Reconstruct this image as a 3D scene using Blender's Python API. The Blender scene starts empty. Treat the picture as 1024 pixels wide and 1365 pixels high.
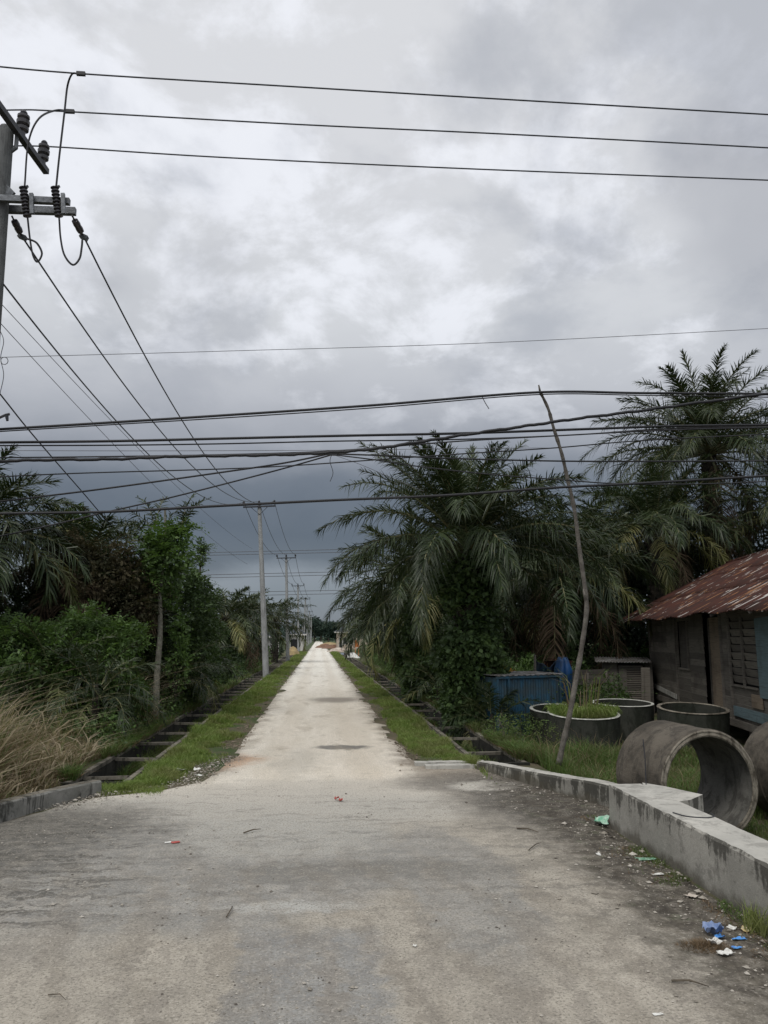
import bpy, math, random
import numpy as np
from math import sin, cos, pi, radians, atan, sqrt
from mathutils import Vector, Matrix
random.seed(7)
R = np.random.default_rng(11)
sc = bpy.context.scene
col = sc.collection

# ---------------------------------------------------------------- camera
F0, W0, H0 = 1050.0, 1024.0, 1365.0
CAMZ = 2.3
PITCH = atan(166.5/F0)
YAW = math.atan(87/F0*cos(PITCH))
cd = bpy.data.cameras.new('camera'); cam = bpy.data.objects.new('camera', cd); col.objects.link(cam)
cd.sensor_fit = 'VERTICAL'; cd.sensor_height = 24; cd.lens = F0/H0*24
cd.clip_start = .1; cd.clip_end = 6000
cam.location = (0, 0, CAMZ); cam.rotation_euler = (pi/2+PITCH, 0, -YAW)
sc.camera = cam
RM = Matrix.Rotation(-YAW, 3, 'Z') @ Matrix.Rotation(pi/2+PITCH, 3, 'X')
def ray(px, py): return RM @ Vector(((px-W0/2)/F0, -(py-H0/2)/F0, -1))
def G(px, py, z=0.0):
    d = ray(px, py); t = (z-CAMZ)/d.z
    return Vector((d.x*t, d.y*t, z))
def A(px, py, y):
    d = ray(px, py); t = y/d.y
    return Vector((d.x*t, y, CAMZ+d.z*t))

# ---------------------------------------------------------------- noise for shapes
_perm = R.random((256, 256))
def vnoise(x, y):
    x = np.asarray(x, float); y = np.asarray(y, float)
    xi = np.floor(x).astype(int); yi = np.floor(y).astype(int)
    fx = x-xi; fy = y-yi; fx = fx*fx*(3-2*fx); fy = fy*fy*(3-2*fy)
    g = lambda a, b: _perm[a & 255, b & 255]
    return (g(xi, yi)*(1-fx)+g(xi+1, yi)*fx)*(1-fy)+(g(xi, yi+1)*(1-fx)+g(xi+1, yi+1)*fx)*fy
def fbm(x, y, o=4):
    s = 0; a = .5
    for k in range(o):
        s = s+a*vnoise(x*2**k+17*k, y*2**k+5*k); a *= .5
    return s
def sstep(a, b, x):
    t = np.clip((x-a)/(b-a), 0, 1); return t*t*(3-2*t)

# ---------------------------------------------------------------- materials
def mat(name):
    m = bpy.data.materials.new(name); m.use_nodes = True
    nt = m.node_tree; b = nt.nodes['Principled BSDF']
    return m, nt, b
class N:
    """small node-graph helper"""
    def __init__(s, nt): s.nt = nt
    def new(s, t, **k):
        n = s.nt.nodes.new(t)
        for a, v in k.items(): setattr(n, a, v)
        return n
    def put(s, sock, v):
        if isinstance(v, bpy.types.NodeSocket): s.nt.links.new(v, sock)
        elif v is not None:
            if sock.type == 'RGBA' and len(v) == 3: v = (*v, 1)
            sock.default_value = v
    def coord(s, kind='Object'):
        return s.new('ShaderNodeTexCoord').outputs[kind]
    def mapping(s, v, loc=(0,0,0), scale=(1,1,1), rot=(0,0,0)):
        n = s.new('ShaderNodeMapping'); s.put(n.inputs['Vector'], v)
        n.inputs['Location'].default_value = loc; n.inputs['Scale'].default_value = scale; n.inputs['Rotation'].default_value = rot
        return n.outputs[0]
    def noise(s, v, scale=5, detail=4, rough=.55, dist=0, out='Fac'):
        n = s.new('ShaderNodeTexNoise'); s.put(n.inputs['Vector'], v)
        n.inputs['Scale'].default_value = scale; n.inputs['Detail'].default_value = detail
        n.inputs['Roughness'].default_value = rough; n.inputs['Distortion'].default_value = dist
        return n.outputs[out]
    def voro(s, v, scale=5, out='Distance', feature='F1'):
        n = s.new('ShaderNodeTexVoronoi', feature=feature); s.put(n.inputs['Vector'], v); n.inputs['Scale'].default_value = scale
        return n.outputs[out]
    def math(s, op, a, b=None, c=None, clamp=False):
        n = s.new('ShaderNodeMath', operation=op, use_clamp=clamp)
        s.put(n.inputs[0], a)
        if b is not None: s.put(n.inputs[1], b)
        if c is not None: s.put(n.inputs[2], c)
        return n.outputs[0]
    def rng(s, v, a, b, c=0., d=1., smooth=True):
        n = s.new('ShaderNodeMapRange', interpolation_type='SMOOTHSTEP' if smooth else 'LINEAR', clamp=True)
        s.put(n.inputs[0], v)
        for i, q in enumerate((a, b, c, d)): n.inputs[i+1].default_value = q
        return n.outputs[0]
    def mix(s, f, a, b, mode='MIX'):
        n = s.new('ShaderNodeMix', data_type='RGBA', blend_type=mode); n.clamp_factor = True
        s.put(n.inputs[0], f); s.put(n.inputs[6], a); s.put(n.inputs[7], b)
        return n.outputs[2]
    def vmath(s, op, a, b=None, scale=None):
        n = s.new('ShaderNodeVectorMath', operation=op); s.put(n.inputs[0], a)
        if b is not None: s.put(n.inputs[1], b)
        if scale is not None: n.inputs['Scale'].default_value = scale
        return n.outputs['Value' if op in ('LENGTH', 'DOT_PRODUCT') else 0]
    def sep(s, v):
        n = s.new('ShaderNodeSeparateXYZ'); s.put(n.inputs[0], v); return n.outputs
    def comb(s, x, y, z):
        n = s.new('ShaderNodeCombineXYZ')
        for i, q in enumerate((x, y, z)): s.put(n.inputs[i], q)
        return n.outputs[0]
    def bump(s, h, strength=.5, dist=.02, b=None):
        n = s.new('ShaderNodeBump'); s.put(n.inputs['Height'], h)
        n.inputs['Strength'].default_value = strength; n.inputs['Distance'].default_value = dist
        if b is not None: s.put(n.inputs['Normal'], b)
        return n.outputs[0]
    def island(s): return s.new('ShaderNodeNewGeometry').outputs['Random Per Island']

def simple(name, c, c2=None, scale=4, rough=.8, metal=0, bump=0, bscale=30, spec=.4):
    m, nt, b = mat(name); n = N(nt); v = n.coord()
    c2 = c2 or tuple(q*.7 for q in c)
    f = n.rng(n.noise(v, scale, 6, .65), .35, .65)
    n.put(b.inputs['Base Color'], n.mix(f, c, c2))
    b.inputs['Roughness'].default_value = rough; b.inputs['Metallic'].default_value = metal
    b.inputs['Specular IOR Level'].default_value = spec
    if bump: n.put(b.inputs['Normal'], n.bump(n.noise(v, bscale, 5, .6), bump, .02))
    return m
def leafmat(name, c1, c2, c3=None, rough=.5, spec=.35, trans=.25, scale=.6):
    m, nt, b = mat(name); n = N(nt); v = n.coord()
    isl = n.island()
    base = n.mix(isl, c1, c2)
    base = n.mix(n.math('MULTIPLY', n.rng(n.noise(v, scale, 3), .42, .62), .7), base, c3 or tuple(.5*q for q in c1))
    n.put(b.inputs['Base Color'], base)
    b.inputs['Roughness'].default_value = rough; b.inputs['Specular IOR Level'].default_value = spec
    t = n.new('ShaderNodeBsdfTranslucent'); n.put(t.inputs[0], n.mix(.5, base, (c2[0]*1.6, c2[1]*1.7, c2[2]*.8)))
    mx = n.new('ShaderNodeMixShader'); mx.inputs[0].default_value = trans
    nt.links.new(b.outputs[0], mx.inputs[1]); nt.links.new(t.outputs[0], mx.inputs[2])
    nt.links.new(mx.outputs[0], nt.nodes['Material Output'].inputs['Surface'])
    return m

M = {}
M['palm'] = leafmat('palm_leaf', (.017,.032,.012), (.044,.064,.022), (.013,.021,.009), .45, .33, .13)
M['palm_b'] = leafmat('palm_leaf_pale', (.026,.040,.016), (.064,.084,.032), (.018,.028,.012), .42, .38, .15)
M['palm_y'] = leafmat('palm_leaf_yellowing', (.13,.15,.045), (.24,.22,.09), (.07,.09,.035), .5, .4, .2)
M['palm_dead'] = leafmat('dead_frond', (.085,.060,.040), (.155,.115,.075), (.05,.037,.026), .8, .15, .1)
M['rachis'] = simple('frond_stalk', (.10,.12,.05), (.16,.14,.07), 6, .6)
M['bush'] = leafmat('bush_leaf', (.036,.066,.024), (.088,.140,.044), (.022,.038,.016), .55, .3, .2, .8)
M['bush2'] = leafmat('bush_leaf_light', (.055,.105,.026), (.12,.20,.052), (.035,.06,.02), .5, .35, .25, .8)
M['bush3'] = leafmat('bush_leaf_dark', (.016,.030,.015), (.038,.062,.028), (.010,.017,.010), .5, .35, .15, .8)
M['brownleaf'] = leafmat('withered_vine', (.052,.045,.028), (.105,.088,.052), (.026,.032,.016), .8, .15, .15, .8)
M['orangeleaf'] = leafmat('orange_leaf', (.42,.15,.02), (.6,.3,.05), (.3,.12,.02), .5, .3, .3, .8)
M['treeline'] = leafmat('far_leaf', (.030,.050,.040), (.052,.078,.058), (.022,.035,.03), .7, .1, .1, .05)
M['grass'] = leafmat('verge_grass', (.095,.16,.032), (.22,.28,.08), (.17,.165,.07), .6, .25, .3, 1.2)
M['yardgrass'] = leafmat('yard_grass', (.05,.095,.024), (.13,.19,.055), (.09,.095,.04), .6, .25, .3, 1.2)
M['straw'] = leafmat('dry_grass', (.085,.06,.04), (.30,.235,.15), (.07,.052,.03), .75, .2, .25, 1.5)
M['straw2'] = leafmat('bleached_grass', (.25,.205,.14), (.46,.39,.28), (.17,.135,.09), .75, .2, .2, 1.5)
M['mudclod'] = simple('mud_clod', (.10,.08,.055), (.24,.20,.15), .9, .95)
M['bark'] = simple('bark', (.16,.135,.105), (.075,.062,.05), 9, .9, bump=.8, bscale=25)
M['palmbark'] = simple('palm_bark', (.045,.036,.026), (.02,.018,.014), 5, .95, bump=.8, bscale=14)
M['paletrunk'] = simple('pale_trunk', (.24,.23,.19), (.12,.115,.09), 9, .9, bump=.6, bscale=30)
M['stick'] = simple('weathered_stick', (.17,.155,.135), (.09,.08,.068), 7, .85, bump=.8, bscale=35)
M['steel'] = simple('galvanised_steel', (.17,.18,.19), (.09,.095,.10), 9, .5, .6, .2)
M['darksteel'] = simple('dark_steel', (.035,.038,.045), (.06,.06,.065), 9, .5, .4)
M['porcelain'] = simple('brown_porcelain', (.045,.04,.045), (.03,.028,.03), 9, .25, 0, spec=.5)
M['cable'] = simple('black_cable', (.014,.015,.018), (.02,.02,.022), 3, .6)
M['wire'] = simple('bare_wire', (.06,.065,.075), (.045,.05,.055), 3, .5, .4)
M['thinwire'] = simple('thin_grey_wire', (.10,.10,.11), (.08,.08,.09), 3, .6)

def streaky(name, c1, c2, dark, damp=.6, bump=.5, drip=0):
    """weathered concrete: vertical stains, blotches, pits"""
    m, nt, b = mat(name); n = N(nt); v = n.coord()
    a = n.mix(n.rng(n.noise(v, 1.6, 7, .7), .35, .65), c1, c2)
    st = n.noise(n.mapping(v, scale=(3.2, 3.2, 1.0)), 1.3, 8, .72, .7)
    if drip:
        z_ = n.sep(v)[2]; cn = n.noise(n.mapping(v, scale=(4.5, 4.5, .5)), 1, 6, .7); c3 = n.noise(v, 14, 5, .7)
        dm = n.math('ADD', n.math('ADD', cn, n.math('MULTIPLY', n.math('SUBTRACT', z_, drip), .55)), n.math('MULTIPLY', n.math('SUBTRACT', c3, .5), .35))
        a = n.mix(n.math('MULTIPLY', n.rng(dm, .47, .57), damp), a, dark)
        bm = n.math('ADD', n.math('MULTIPLY', n.math('SUBTRACT', n.noise(v, 2.6, 7, .7), .5), 1.1), n.math('MULTIPLY', z_, -2.2))
        a = n.mix(n.math('MULTIPLY', n.rng(bm, -.32, -.02), .75), a, (.085,.075,.055))
    else: a = n.mix(n.math('MULTIPLY', n.rng(st, .49, .60), damp), a, dark)
    bl = n.noise(v, 3.3, 8, .72)
    a = n.mix(n.math('MULTIPLY', n.rng(bl, .54, .62), damp*(.45 if drip else .8)), a, tuple(q*1.3 for q in dark))
    sp = n.voro(v, 38); a = n.mix(n.rng(sp, .0, .16, .45, 0), a, dark)
    n.put(b.inputs['Base Color'], a); b.inputs['Roughness'].default_value = .9; b.inputs['Specular IOR Level'].default_value = .25
    h = n.math('ADD', n.noise(v, 22, 8, .7), n.math('MULTIPLY', n.noise(v, 130, 3, .6), .5))
    n.put(b.inputs['Normal'], n.bump(h, bump, .02))
    return m
M['concrete'] = streaky('weathered_concrete', (.37,.355,.315), (.27,.26,.23), (.06,.057,.048), .85, .6, drip=.42)
M['kerbdrip'] = streaky('low_kerb_concrete', (.33,.32,.28), (.22,.21,.185), (.05,.048,.04), .9, .6, drip=.06)
M['capconc'] = streaky('concrete_cap', (.47,.455,.41), (.38,.37,.335), (.15,.145,.13), .45)
M['kerbconc'] = streaky('kerb_concrete', (.25,.245,.225), (.15,.15,.135), (.04,.04,.035), .85)
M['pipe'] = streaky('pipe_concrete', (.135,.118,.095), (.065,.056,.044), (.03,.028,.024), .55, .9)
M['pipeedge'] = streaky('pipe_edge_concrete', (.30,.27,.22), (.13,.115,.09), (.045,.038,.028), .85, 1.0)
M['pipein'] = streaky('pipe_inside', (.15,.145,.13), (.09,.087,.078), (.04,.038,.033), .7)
M['drain'] = streaky('drain_concrete', (.045,.043,.036), (.022,.022,.018), (.010,.010,.008), .8)
M['draintop'] = streaky('drain_edge_concrete', (.22,.20,.165), (.11,.10,.08), (.035,.034,.026), .85)
M['polec'] = streaky('pole_concrete', (.34,.345,.34), (.25,.255,.25), (.13,.13,.125), .5, .3)
M['polenear'] = streaky('near_pole_concrete', (.15,.155,.155), (.10,.105,.105), (.05,.05,.05), .5, .4)
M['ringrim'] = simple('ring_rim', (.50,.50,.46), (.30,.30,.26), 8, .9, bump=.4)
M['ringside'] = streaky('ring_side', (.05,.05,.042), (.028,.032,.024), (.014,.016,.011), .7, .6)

def wood(name, c1, c2, dark):
    m, nt, b = mat(name); n = N(nt); v = n.coord()
    isl = n.island()
    a = n.mix(isl, c1, c2)
    g = n.noise(n.mapping(v, scale=(1.2, 1.2, 26)), 1.5, 6, .7, .6)
    a = n.mix(n.math('MULTIPLY', n.rng(g, .45, .7), .65), a, dark)
    a = n.mix(n.math('MULTIPLY', n.rng(n.noise(v, 1.1, 5, .6), .5, .66), .5), a, tuple(q*1.1 for q in dark))
    n.put(b.inputs['Base Color'], a); b.inputs['Roughness'].default_value = .85; b.inputs['Specular IOR Level'].default_value = .2
    n.put(b.inputs['Normal'], n.bump(g, .5, .01))
    return m
M['plank'] = wood('weathered_planks', (.115,.104,.09), (.235,.212,.18), (.055,.048,.04))
M['plankblue'] = wood('faded_blue_planks', (.13,.20,.225), (.18,.235,.24), (.07,.085,.085))
M['plankbrown'] = wood('brown_boards', (.20,.155,.115), (.28,.225,.165), (.08,.06,.045))
M['shedwood'] = wood('shed_boards', (.07,.063,.056), (.15,.135,.115), (.03,.027,.024))
M['black'] = simple('dark_opening', (.008,.008,.008), (.012,.011,.01), 3, .9)  # near-black colour standing in for the shade inside house and shed

def rust():
    m, nt, b = mat('rusty_corrugated_iron'); n = N(nt); v = n.coord()
    a = n.mix(n.rng(n.noise(v, 1.3, 7, .7), .35, .65), (.066,.025,.018), (.038,.020,.016))
    a = n.mix(n.rng(n.noise(n.mapping(v, scale=(3, .35, .35)), 3, 6, .65), .5, .7), a, (.032,.022,.021))
    # bare streaks that follow the corrugation
    s1 = n.noise(n.mapping(v, scale=(7.5, .8, .8)), 1.3, 4, .6)
    s2 = n.noise(v, 1.1, 4, .6)
    f = n.math('MULTIPLY', n.rng(s1, .60, .62), n.rng(s2, .47, .52))
    a = n.mix(f, a, (.42,.39,.36))
    a = n.mix(n.math('MULTIPLY', n.rng(n.noise(n.mapping(v, scale=(5, .4, .4)), 2.1, 4, .6), .60, .64), .8), a, (.30,.15,.07))
    n.put(b.inputs['Base Color'], a); b.inputs['Roughness'].default_value = .85; b.inputs['Specular IOR Level'].default_value = .15
    n.put(b.inputs['Normal'], n.bump(n.noise(v, 12, 6, .7), .3, .02))
    return m
M['rust'] = rust()
M['zinc'] = simple('grey_zinc_sheet', (.30,.30,.30), (.10,.085,.07), 3, .6, .4)
def bluemat():
    m, nt, b = mat('faded_blue_paint'); n = N(nt); v = n.coord()
    a = n.mix(n.rng(n.noise(v, 2.2, 6, .65), .35, .65), (.020,.095,.165), (.035,.06,.07))
    a = n.mix(n.rng(n.noise(n.mapping(v, scale=(9, 9, .9)), 1, 5, .6), .5, .66), a, (.03,.05,.06))
    n.put(b.inputs['Base Color'], a); b.inputs['Roughness'].default_value = .6
    return m
M['blue'] = bluemat()
M['tarp'] = simple('blue_tarpaulin', (.02,.10,.28), (.015,.045,.10), 2.5, .5, spec=.5)
M['darktarp'] = simple('dark_blue_netting', (.03,.085,.15), (.03,.04,.055), 3, .7)
M['water'] = simple('black_drain_water', (.012,.013,.010), (.02,.02,.015), 2, .08, spec=.5)
M['cream'] = simple('cream_render', (.55,.45,.36), (.46,.38,.30), 1, .85)
M['white'] = simple('white_render', (.60,.58,.54), (.48,.46,.42), 1, .85)
M['pink'] = simple('pink_render', (.50,.30,.25), (.42,.27,.22), 1, .85)
M['slate'] = simple('dark_roof_tiles', (.07,.08,.10), (.05,.055,.065), 2, .7)
M['glass'] = simple('dark_window', (.02,.022,.025), (.03,.03,.03), 2, .2)
M['earth'] = simple('brown_earth', (.22,.12,.075), (.13,.08,.055), 2, .95, bump=.6, bscale=8)
M['yearth'] = simple('yellow_sand', (.34,.26,.13), (.25,.19,.11), 2, .95, bump=.6, bscale=8)
M['palerub'] = simple('pale_rubble', (.50,.46,.40), (.28,.2,.15), 2, .95, bump=.6, bscale=8)
def stonemat():
    m, nt, b = mat('pebble'); n = N(nt)
    r_ = n.new('ShaderNodeValToRGB'); e_ = r_.color_ramp.elements; e_[0].color = (.07,.06,.05,1); e_[1].color = (.44,.41,.36,1); q_ = r_.color_ramp.elements.new(.55); q_.color = (.26,.235,.195,1)
    n.put(r_.inputs[0], n.island()); n.put(b.inputs['Base Color'], r_.outputs[0]); b.inputs['Roughness'].default_value = .9; return m
M['stone'] = stonemat()
M['wpaper'] = simple('white_plastic', (.70,.70,.66), (.5,.49,.45), 30, .5)
M['bplastic'] = simple('blue_plastic', (.07,.24,.62), (.10,.32,.68), 30, .4)
M['bbag'] = simple('greyblue_bag', (.22,.27,.38), (.13,.20,.38), 12, .35)
M['gplastic'] = simple('green_plastic', (.10,.33,.20), (.42,.55,.45), 14, .4)
M['rplastic'] = simple('red_scrap', (.28,.03,.025), (.4,.08,.06), 20, .5)
M['yplastic'] = simple('tan_plastic', (.55,.42,.18), (.6,.55,.42), 20, .5)
M['fibre'] = leafmat('brown_fibre', (.11,.075,.045), (.22,.16,.10), (.07,.05,.03), .9, .1, .1, 5)
M['twig'] = simple('dead_twig', (.11,.09,.065), (.05,.042,.032), 9, .9)
M['orange'] = simple('orange_board', (.55,.17,.04), (.45,.14,.04), 5, .7)

# ---- road and ground materials
def circ(n, p, c, r, e=.35):
    """soft blob mask round world point c with radii r, on a wobbled coordinate p"""
    d = n.vmath('SUBTRACT', p, (c[0], c[1], 0)); d = n.vmath('MULTIPLY', d, (1/r[0], 1/r[1], 0))
    return n.rng(n.vmath('LENGTH', d), 1-e, 1+e, 1, 0)
def box_px(x0, y0, x1, y1):
    a = G((x0+x1)/2, y1); b = G((x0+x1)/2, y0); l = G(x0, (y0+y1)/2); r = G(x1, (y0+y1)/2)
    return ((l.x+r.x)/2, (a.y+b.y)/2), (max(.05, (r.x-l.x)/2), max(.05, (b.y-a.y)/2))
def roadmat():
    m, nt, b = mat('road_surface'); n = N(nt); v = n.coord()
    fl = n.mapping(v, scale=(1, 1, 0))
    wob = n.vmath('SCALE', n.vmath('SUBTRACT', n.noise(fl, .9, 5, .6, out='Color'), (.5,.5,.5)), scale=1.25)
    wob2 = n.vmath('SCALE', n.vmath('SUBTRACT', n.noise(fl, 4.5, 5, .65, out='Color'), (.5,.5,.5)), scale=.55)
    p = n.vmath('ADD', n.vmath('ADD', fl, wob), wob2)
    ps = n.vmath('ADD', fl, wob2)
    X, Y, _ = n.sep(p)
    x0, y0, _ = n.sep(fl)
    n1 = n.noise(fl, 1.3, 8, .68); n2 = n.noise(fl, 7, 8, .7)
    # compacted brown-grey dust
    a = n.mix(n.rng(n1, .3, .7), (.30,.275,.23), (.40,.365,.305))
    # the side street: pale crushed limestone
    far = n.rng(Y, 9.5, 13.5)
    pale = n.mix(n.rng(n.noise(n.mapping(fl, scale=(1.6, .22, 1)), 1.0, 7, .7), .32, .68), (.74,.69,.60), (.60,.55,.46))
    pale = n.mix(n.rng(x0, -.9, .9, 0, .22), pale, (.62,.52,.40))
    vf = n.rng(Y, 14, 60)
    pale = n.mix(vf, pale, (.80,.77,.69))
    trk = n.math('MAXIMUM', circ(n, n.comb(n.math('ADD', x0, n.math('MULTIPLY', n.math('SUBTRACT', n1, .5), .9)), 0, 0), (-.72, 0), (.27, 9), .6), circ(n, n.comb(n.math('ADD', x0, n.math('MULTIPLY', n.math('SUBTRACT', n1, .5), .9)), 0, 0), (.75, 0), (.27, 9), .6))
    pale = n.mix(n.math('MULTIPLY', trk, .3), pale, (.56,.49,.39))
    a = n.mix(far, a, pale)
    # bare old asphalt / thin grey mud film showing through
    def wblob(c, r, colr, k=1, e=.3, q=p):
        nonlocal a
        a = n.mix(n.math('MULTIPLY', circ(n, q, c, r, e), k), a, colr)
    def blob(bx, colr, k=1, e=.3, q=p):
        c, r = box_px(*bx); wblob(c, r, colr, k, e, q)
    grey = n.mix(n.rng(n.noise(fl, 2.1, 6, .65), .38, .62), (.215,.212,.198), (.28,.272,.25))
    blob((-160,1095,590,1250), grey, .95, .13)
    blob((550,1105,700,1300), grey, .85, .2)
    wblob((-.9, 11.2), (3.0, 1.35), (.40,.385,.345), .85, .35)
    wblob((-.1, 12.6), (2.6, .8), (.47,.44,.385), .8, .5)
    blob((240,1090,520,1150), (.36,.35,.315), .8, .25)
    blob((300,1204,480,1221), (.40,.395,.365), .9, .22, ps)
    px_, py_, _q = n.sep(ps)
    pt = n.math('MULTIPLY', n.math('MULTIPLY', n.rng(px_, -.62, -.50), n.rng(px_, .58, .38)), n.rng(py_, 6.9, 6.5))
    a = n.mix(n.math('MULTIPLY', pt, .93), a, n.mix(n.rng(n.noise(fl, 3, 5, .6), .4, .6), (.205,.205,.198), (.25,.248,.236)))
    blob((270,1150,700,1178), (.15,.145,.13), .7, .4)
    blob((-60,1235,160,1290), (.32,.30,.26), .7, .5)
    # oily dark stains right and left of the mouth
    wblob((3.25, 11.7), (1.35, 2.3), (.058,.053,.046), .93, .4)
    wblob((2.3, 13.1), (.9, .9), (.10,.092,.08), .8, .5)
    blob((600,1043,705,1056), (.50,.475,.42), .9, .3, ps)
    wblob((-3.5, 10.3), (1.5, 1.3), (.075,.072,.064), .85, .5)
    wblob((-3.9, 8.6), (1.3, .75), (.070,.066,.058), .75, .5)
    wblob((-4.0, 7.3), (.9, .4), (.10,.095,.082), .75, .5)
    blob((235,1006,345,1027), (.46,.27,.15), .8, .4)
    blob((420,994,492,1000), (.10,.10,.095), .9, .3, ps)
    blob((415,930,480,937), (.14,.12,.10), .75, .5, ps)
    blob((370,1000,420,1040), (.42,.39,.33), .5, .5)
    # dark soil along the foot of the wall (x about 3.6) and low kerb
    soil = n.math('MULTIPLY', n.rng(X, 2.55, 3.05), n.rng(y0, 14, 12))
    a = n.mix(n.math('MULTIPLY', soil, .95), a, (.048,.041,.032))
    soil2 = n.math('MULTIPLY', n.rng(n.noise(fl, 2.2, 8, .75), .47, .56), n.math('MULTIPLY', n.rng(X, 1.3, 3.0), n.rng(y0, 14.5, 8)))
    a = n.mix(n.math('MULTIPLY', soil2, .7), a, (.10,.09,.07))
    moss = n.math('MULTIPLY', soil, n.rng(n.noise(fl, 3.1, 6, .7), .55, .66))
    a = n.mix(moss, a, (.055,.075,.03))
    a = n.mix(n.math('MULTIPLY', n.math('MULTIPLY', n.rng(n.noise(n.mapping(ps, scale=(1.5, .3, 1)), 1.1, 6, .7), .54, .64), n.rng(y0, 12, 15)), .45), a, (.33,.28,.21))
    # mud on both edges of the side street
    ed = n.rng(n.math('ABSOLUTE', n.math('ADD', x0, n.math('MULTIPLY', n.math('SUBTRACT', n1, .5), 1.6))), 1.25, 1.95)
    ed = n.math('MULTIPLY', ed, n.rng(y0, 12.5, 15))
    a = n.mix(n.math('MULTIPLY', ed, .85), a, (.13,.10,.07))
    # tyre and drag marks running with the street and turning to the left
    w = n.new('ShaderNodeTexWave', wave_type='BANDS', bands_direction='X'); n.put(w.inputs['Vector'], n.mapping(p, rot=(0, 0, radians(-14))))
    w.inputs['Scale'].default_value = .55; w.inputs['Distortion'].default_value = 3; w.inputs['Detail'].default_value = 3
    a = n.mix(n.math('MULTIPLY', n.math('MULTIPLY', n.rng(w.outputs['Fac'], .45, .95), n.rng(y0, 10.5, 7.5)), .35), a, (.19,.165,.13))
    sx = n.noise(n.mapping(ps, scale=(.55, 5.5, 1), rot=(0, 0, radians(12))), 1.4, 6, .7)
    a = n.mix(n.math('MULTIPLY', n.math('MULTIPLY', n.rng(sx, .52, .62), n.math('MULTIPLY', n.rng(y0, 5, 8), n.rng(y0, 14, 11))), .5), a, (.12,.112,.10))
    sy = n.noise(n.mapping(ps, scale=(6, .5, 1), rot=(0, 0, radians(-10))), 1.2, 5, .7)
    a = n.mix(n.math('MULTIPLY', n.math('MULTIPLY', n.rng(sy, .47, .58), n.rng(y0, 10, 5.5)), .5), a, (.19,.17,.145))
    ve = n.voro(n.vmath('ADD', fl, n.vmath('SCALE', n.vmath('SUBTRACT', n.noise(fl, 2.2, 6, .7, out='Color'), (.5,.5,.5)), scale=1.6)), .75, feature='DISTANCE_TO_EDGE')
    crk = n.math('MULTIPLY', n.rng(ve, .0, .012, 1, 0), n.math('MULTIPLY', n.rng(n.noise(fl, .9, 4, .6), .46, .56), n.rng(y0, 14, 11)))
    a = n.mix(n.math('MULTIPLY', crk, .6), a, (.10,.092,.08))
    sl2 = n.noise(n.mapping(ps, scale=(.8, 9, 1), rot=(0, 0, radians(-8))), 1.1, 6, .72)
    lm = n.math('MULTIPLY', n.rng(X, -1.2, -2.4), n.math('MULTIPLY', n.rng(y0, 11.4, 10.6), n.rng(y0, 6.2, 7.2)))
    a = n.mix(n.math('MULTIPLY', n.math('MULTIPLY', n.rng(sl2, .50, .56), lm), .8), a, (.055,.052,.045))
    # coarse grains, pits, pale chips
    a = n.mix(n.rng(n2, .46, .66, 0, .25), a, (.47,.43,.36))
    a = n.mix(n.rng(n.noise(fl, 3.2, 8, .75), .54, .66, 0, .28), a, (.17,.155,.125))
    a = n.mix(n.rng(n.noise(fl, 46, 4, .75), .50, .62, 0, .75), a, (.12,.11,.09))
    a = n.mix(n.math('MULTIPLY', n.rng(n.noise(fl, 21, 5, .8), .55, .66), .45), a, (.15,.135,.11))
    a = n.mix(n.rng(n.noise(n.mapping(fl, loc=(8, 2, 0)), 38, 4, .75), .54, .66, 0, .45), a, (.55,.51,.44))
    a = n.mix(n.math('MULTIPLY', n.rng(n.voro(fl, 44), .02, .17, .7, 0), n.rng(n.noise(fl, 2.6, 5, .7), .52, .66)), a, (.58,.55,.49))
    a = n.mix(n.math('MULTIPLY', n.rng(n.voro(n.mapping(fl, loc=(3.3, 1.7, 0)), 17), .0, .085, 1, 0), n.rng(n.noise(fl, 1.6, 5, .7), .5, .6)), a, (.055,.05,.042))
    soilb = n.math('MULTIPLY', n.math('MULTIPLY', n.rng(X, 2.35, 3.1), n.rng(y0, 14, 12)), n.rng(n.noise(fl, 5, 7, .75), .40, .56))
    a = n.mix(n.math('MULTIPLY', soilb, .85), a, n.mix(n.rng(n2, .4, .6), (.036,.030,.023), (.075,.064,.048)))
    n.put(b.inputs['Base Color'], a)
    c2_, r2_ = box_px(-120,1100,560,1245)
    smooth = n.math('MAXIMUM', pt, n.math('MULTIPLY', circ(n, p, c2_, r2_, .3), .4))
    n.put(b.inputs['Roughness'], n.math('SUBTRACT', .9, n.math('MULTIPLY', smooth, .22)))
    b.inputs['Specular IOR Level'].default_value = .3
    h = n.math('ADD', n.math('MULTIPLY', n.noise(fl, 60, 6, .75), .5), n.math('MULTIPLY', n.noise(fl, 9, 6, .7), .5))
    h = n.math('SUBTRACT', h, n.math('MULTIPLY', n.rng(n.voro(fl, 30), .0, .2), .25))
    h = n.math('MULTIPLY', h, n.math('SUBTRACT', 1, n.math('MULTIPLY', smooth, .75)))
    n.put(b.inputs['Normal'], n.bump(h, .55, .02))
    return m
M['road'] = roadmat()
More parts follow.
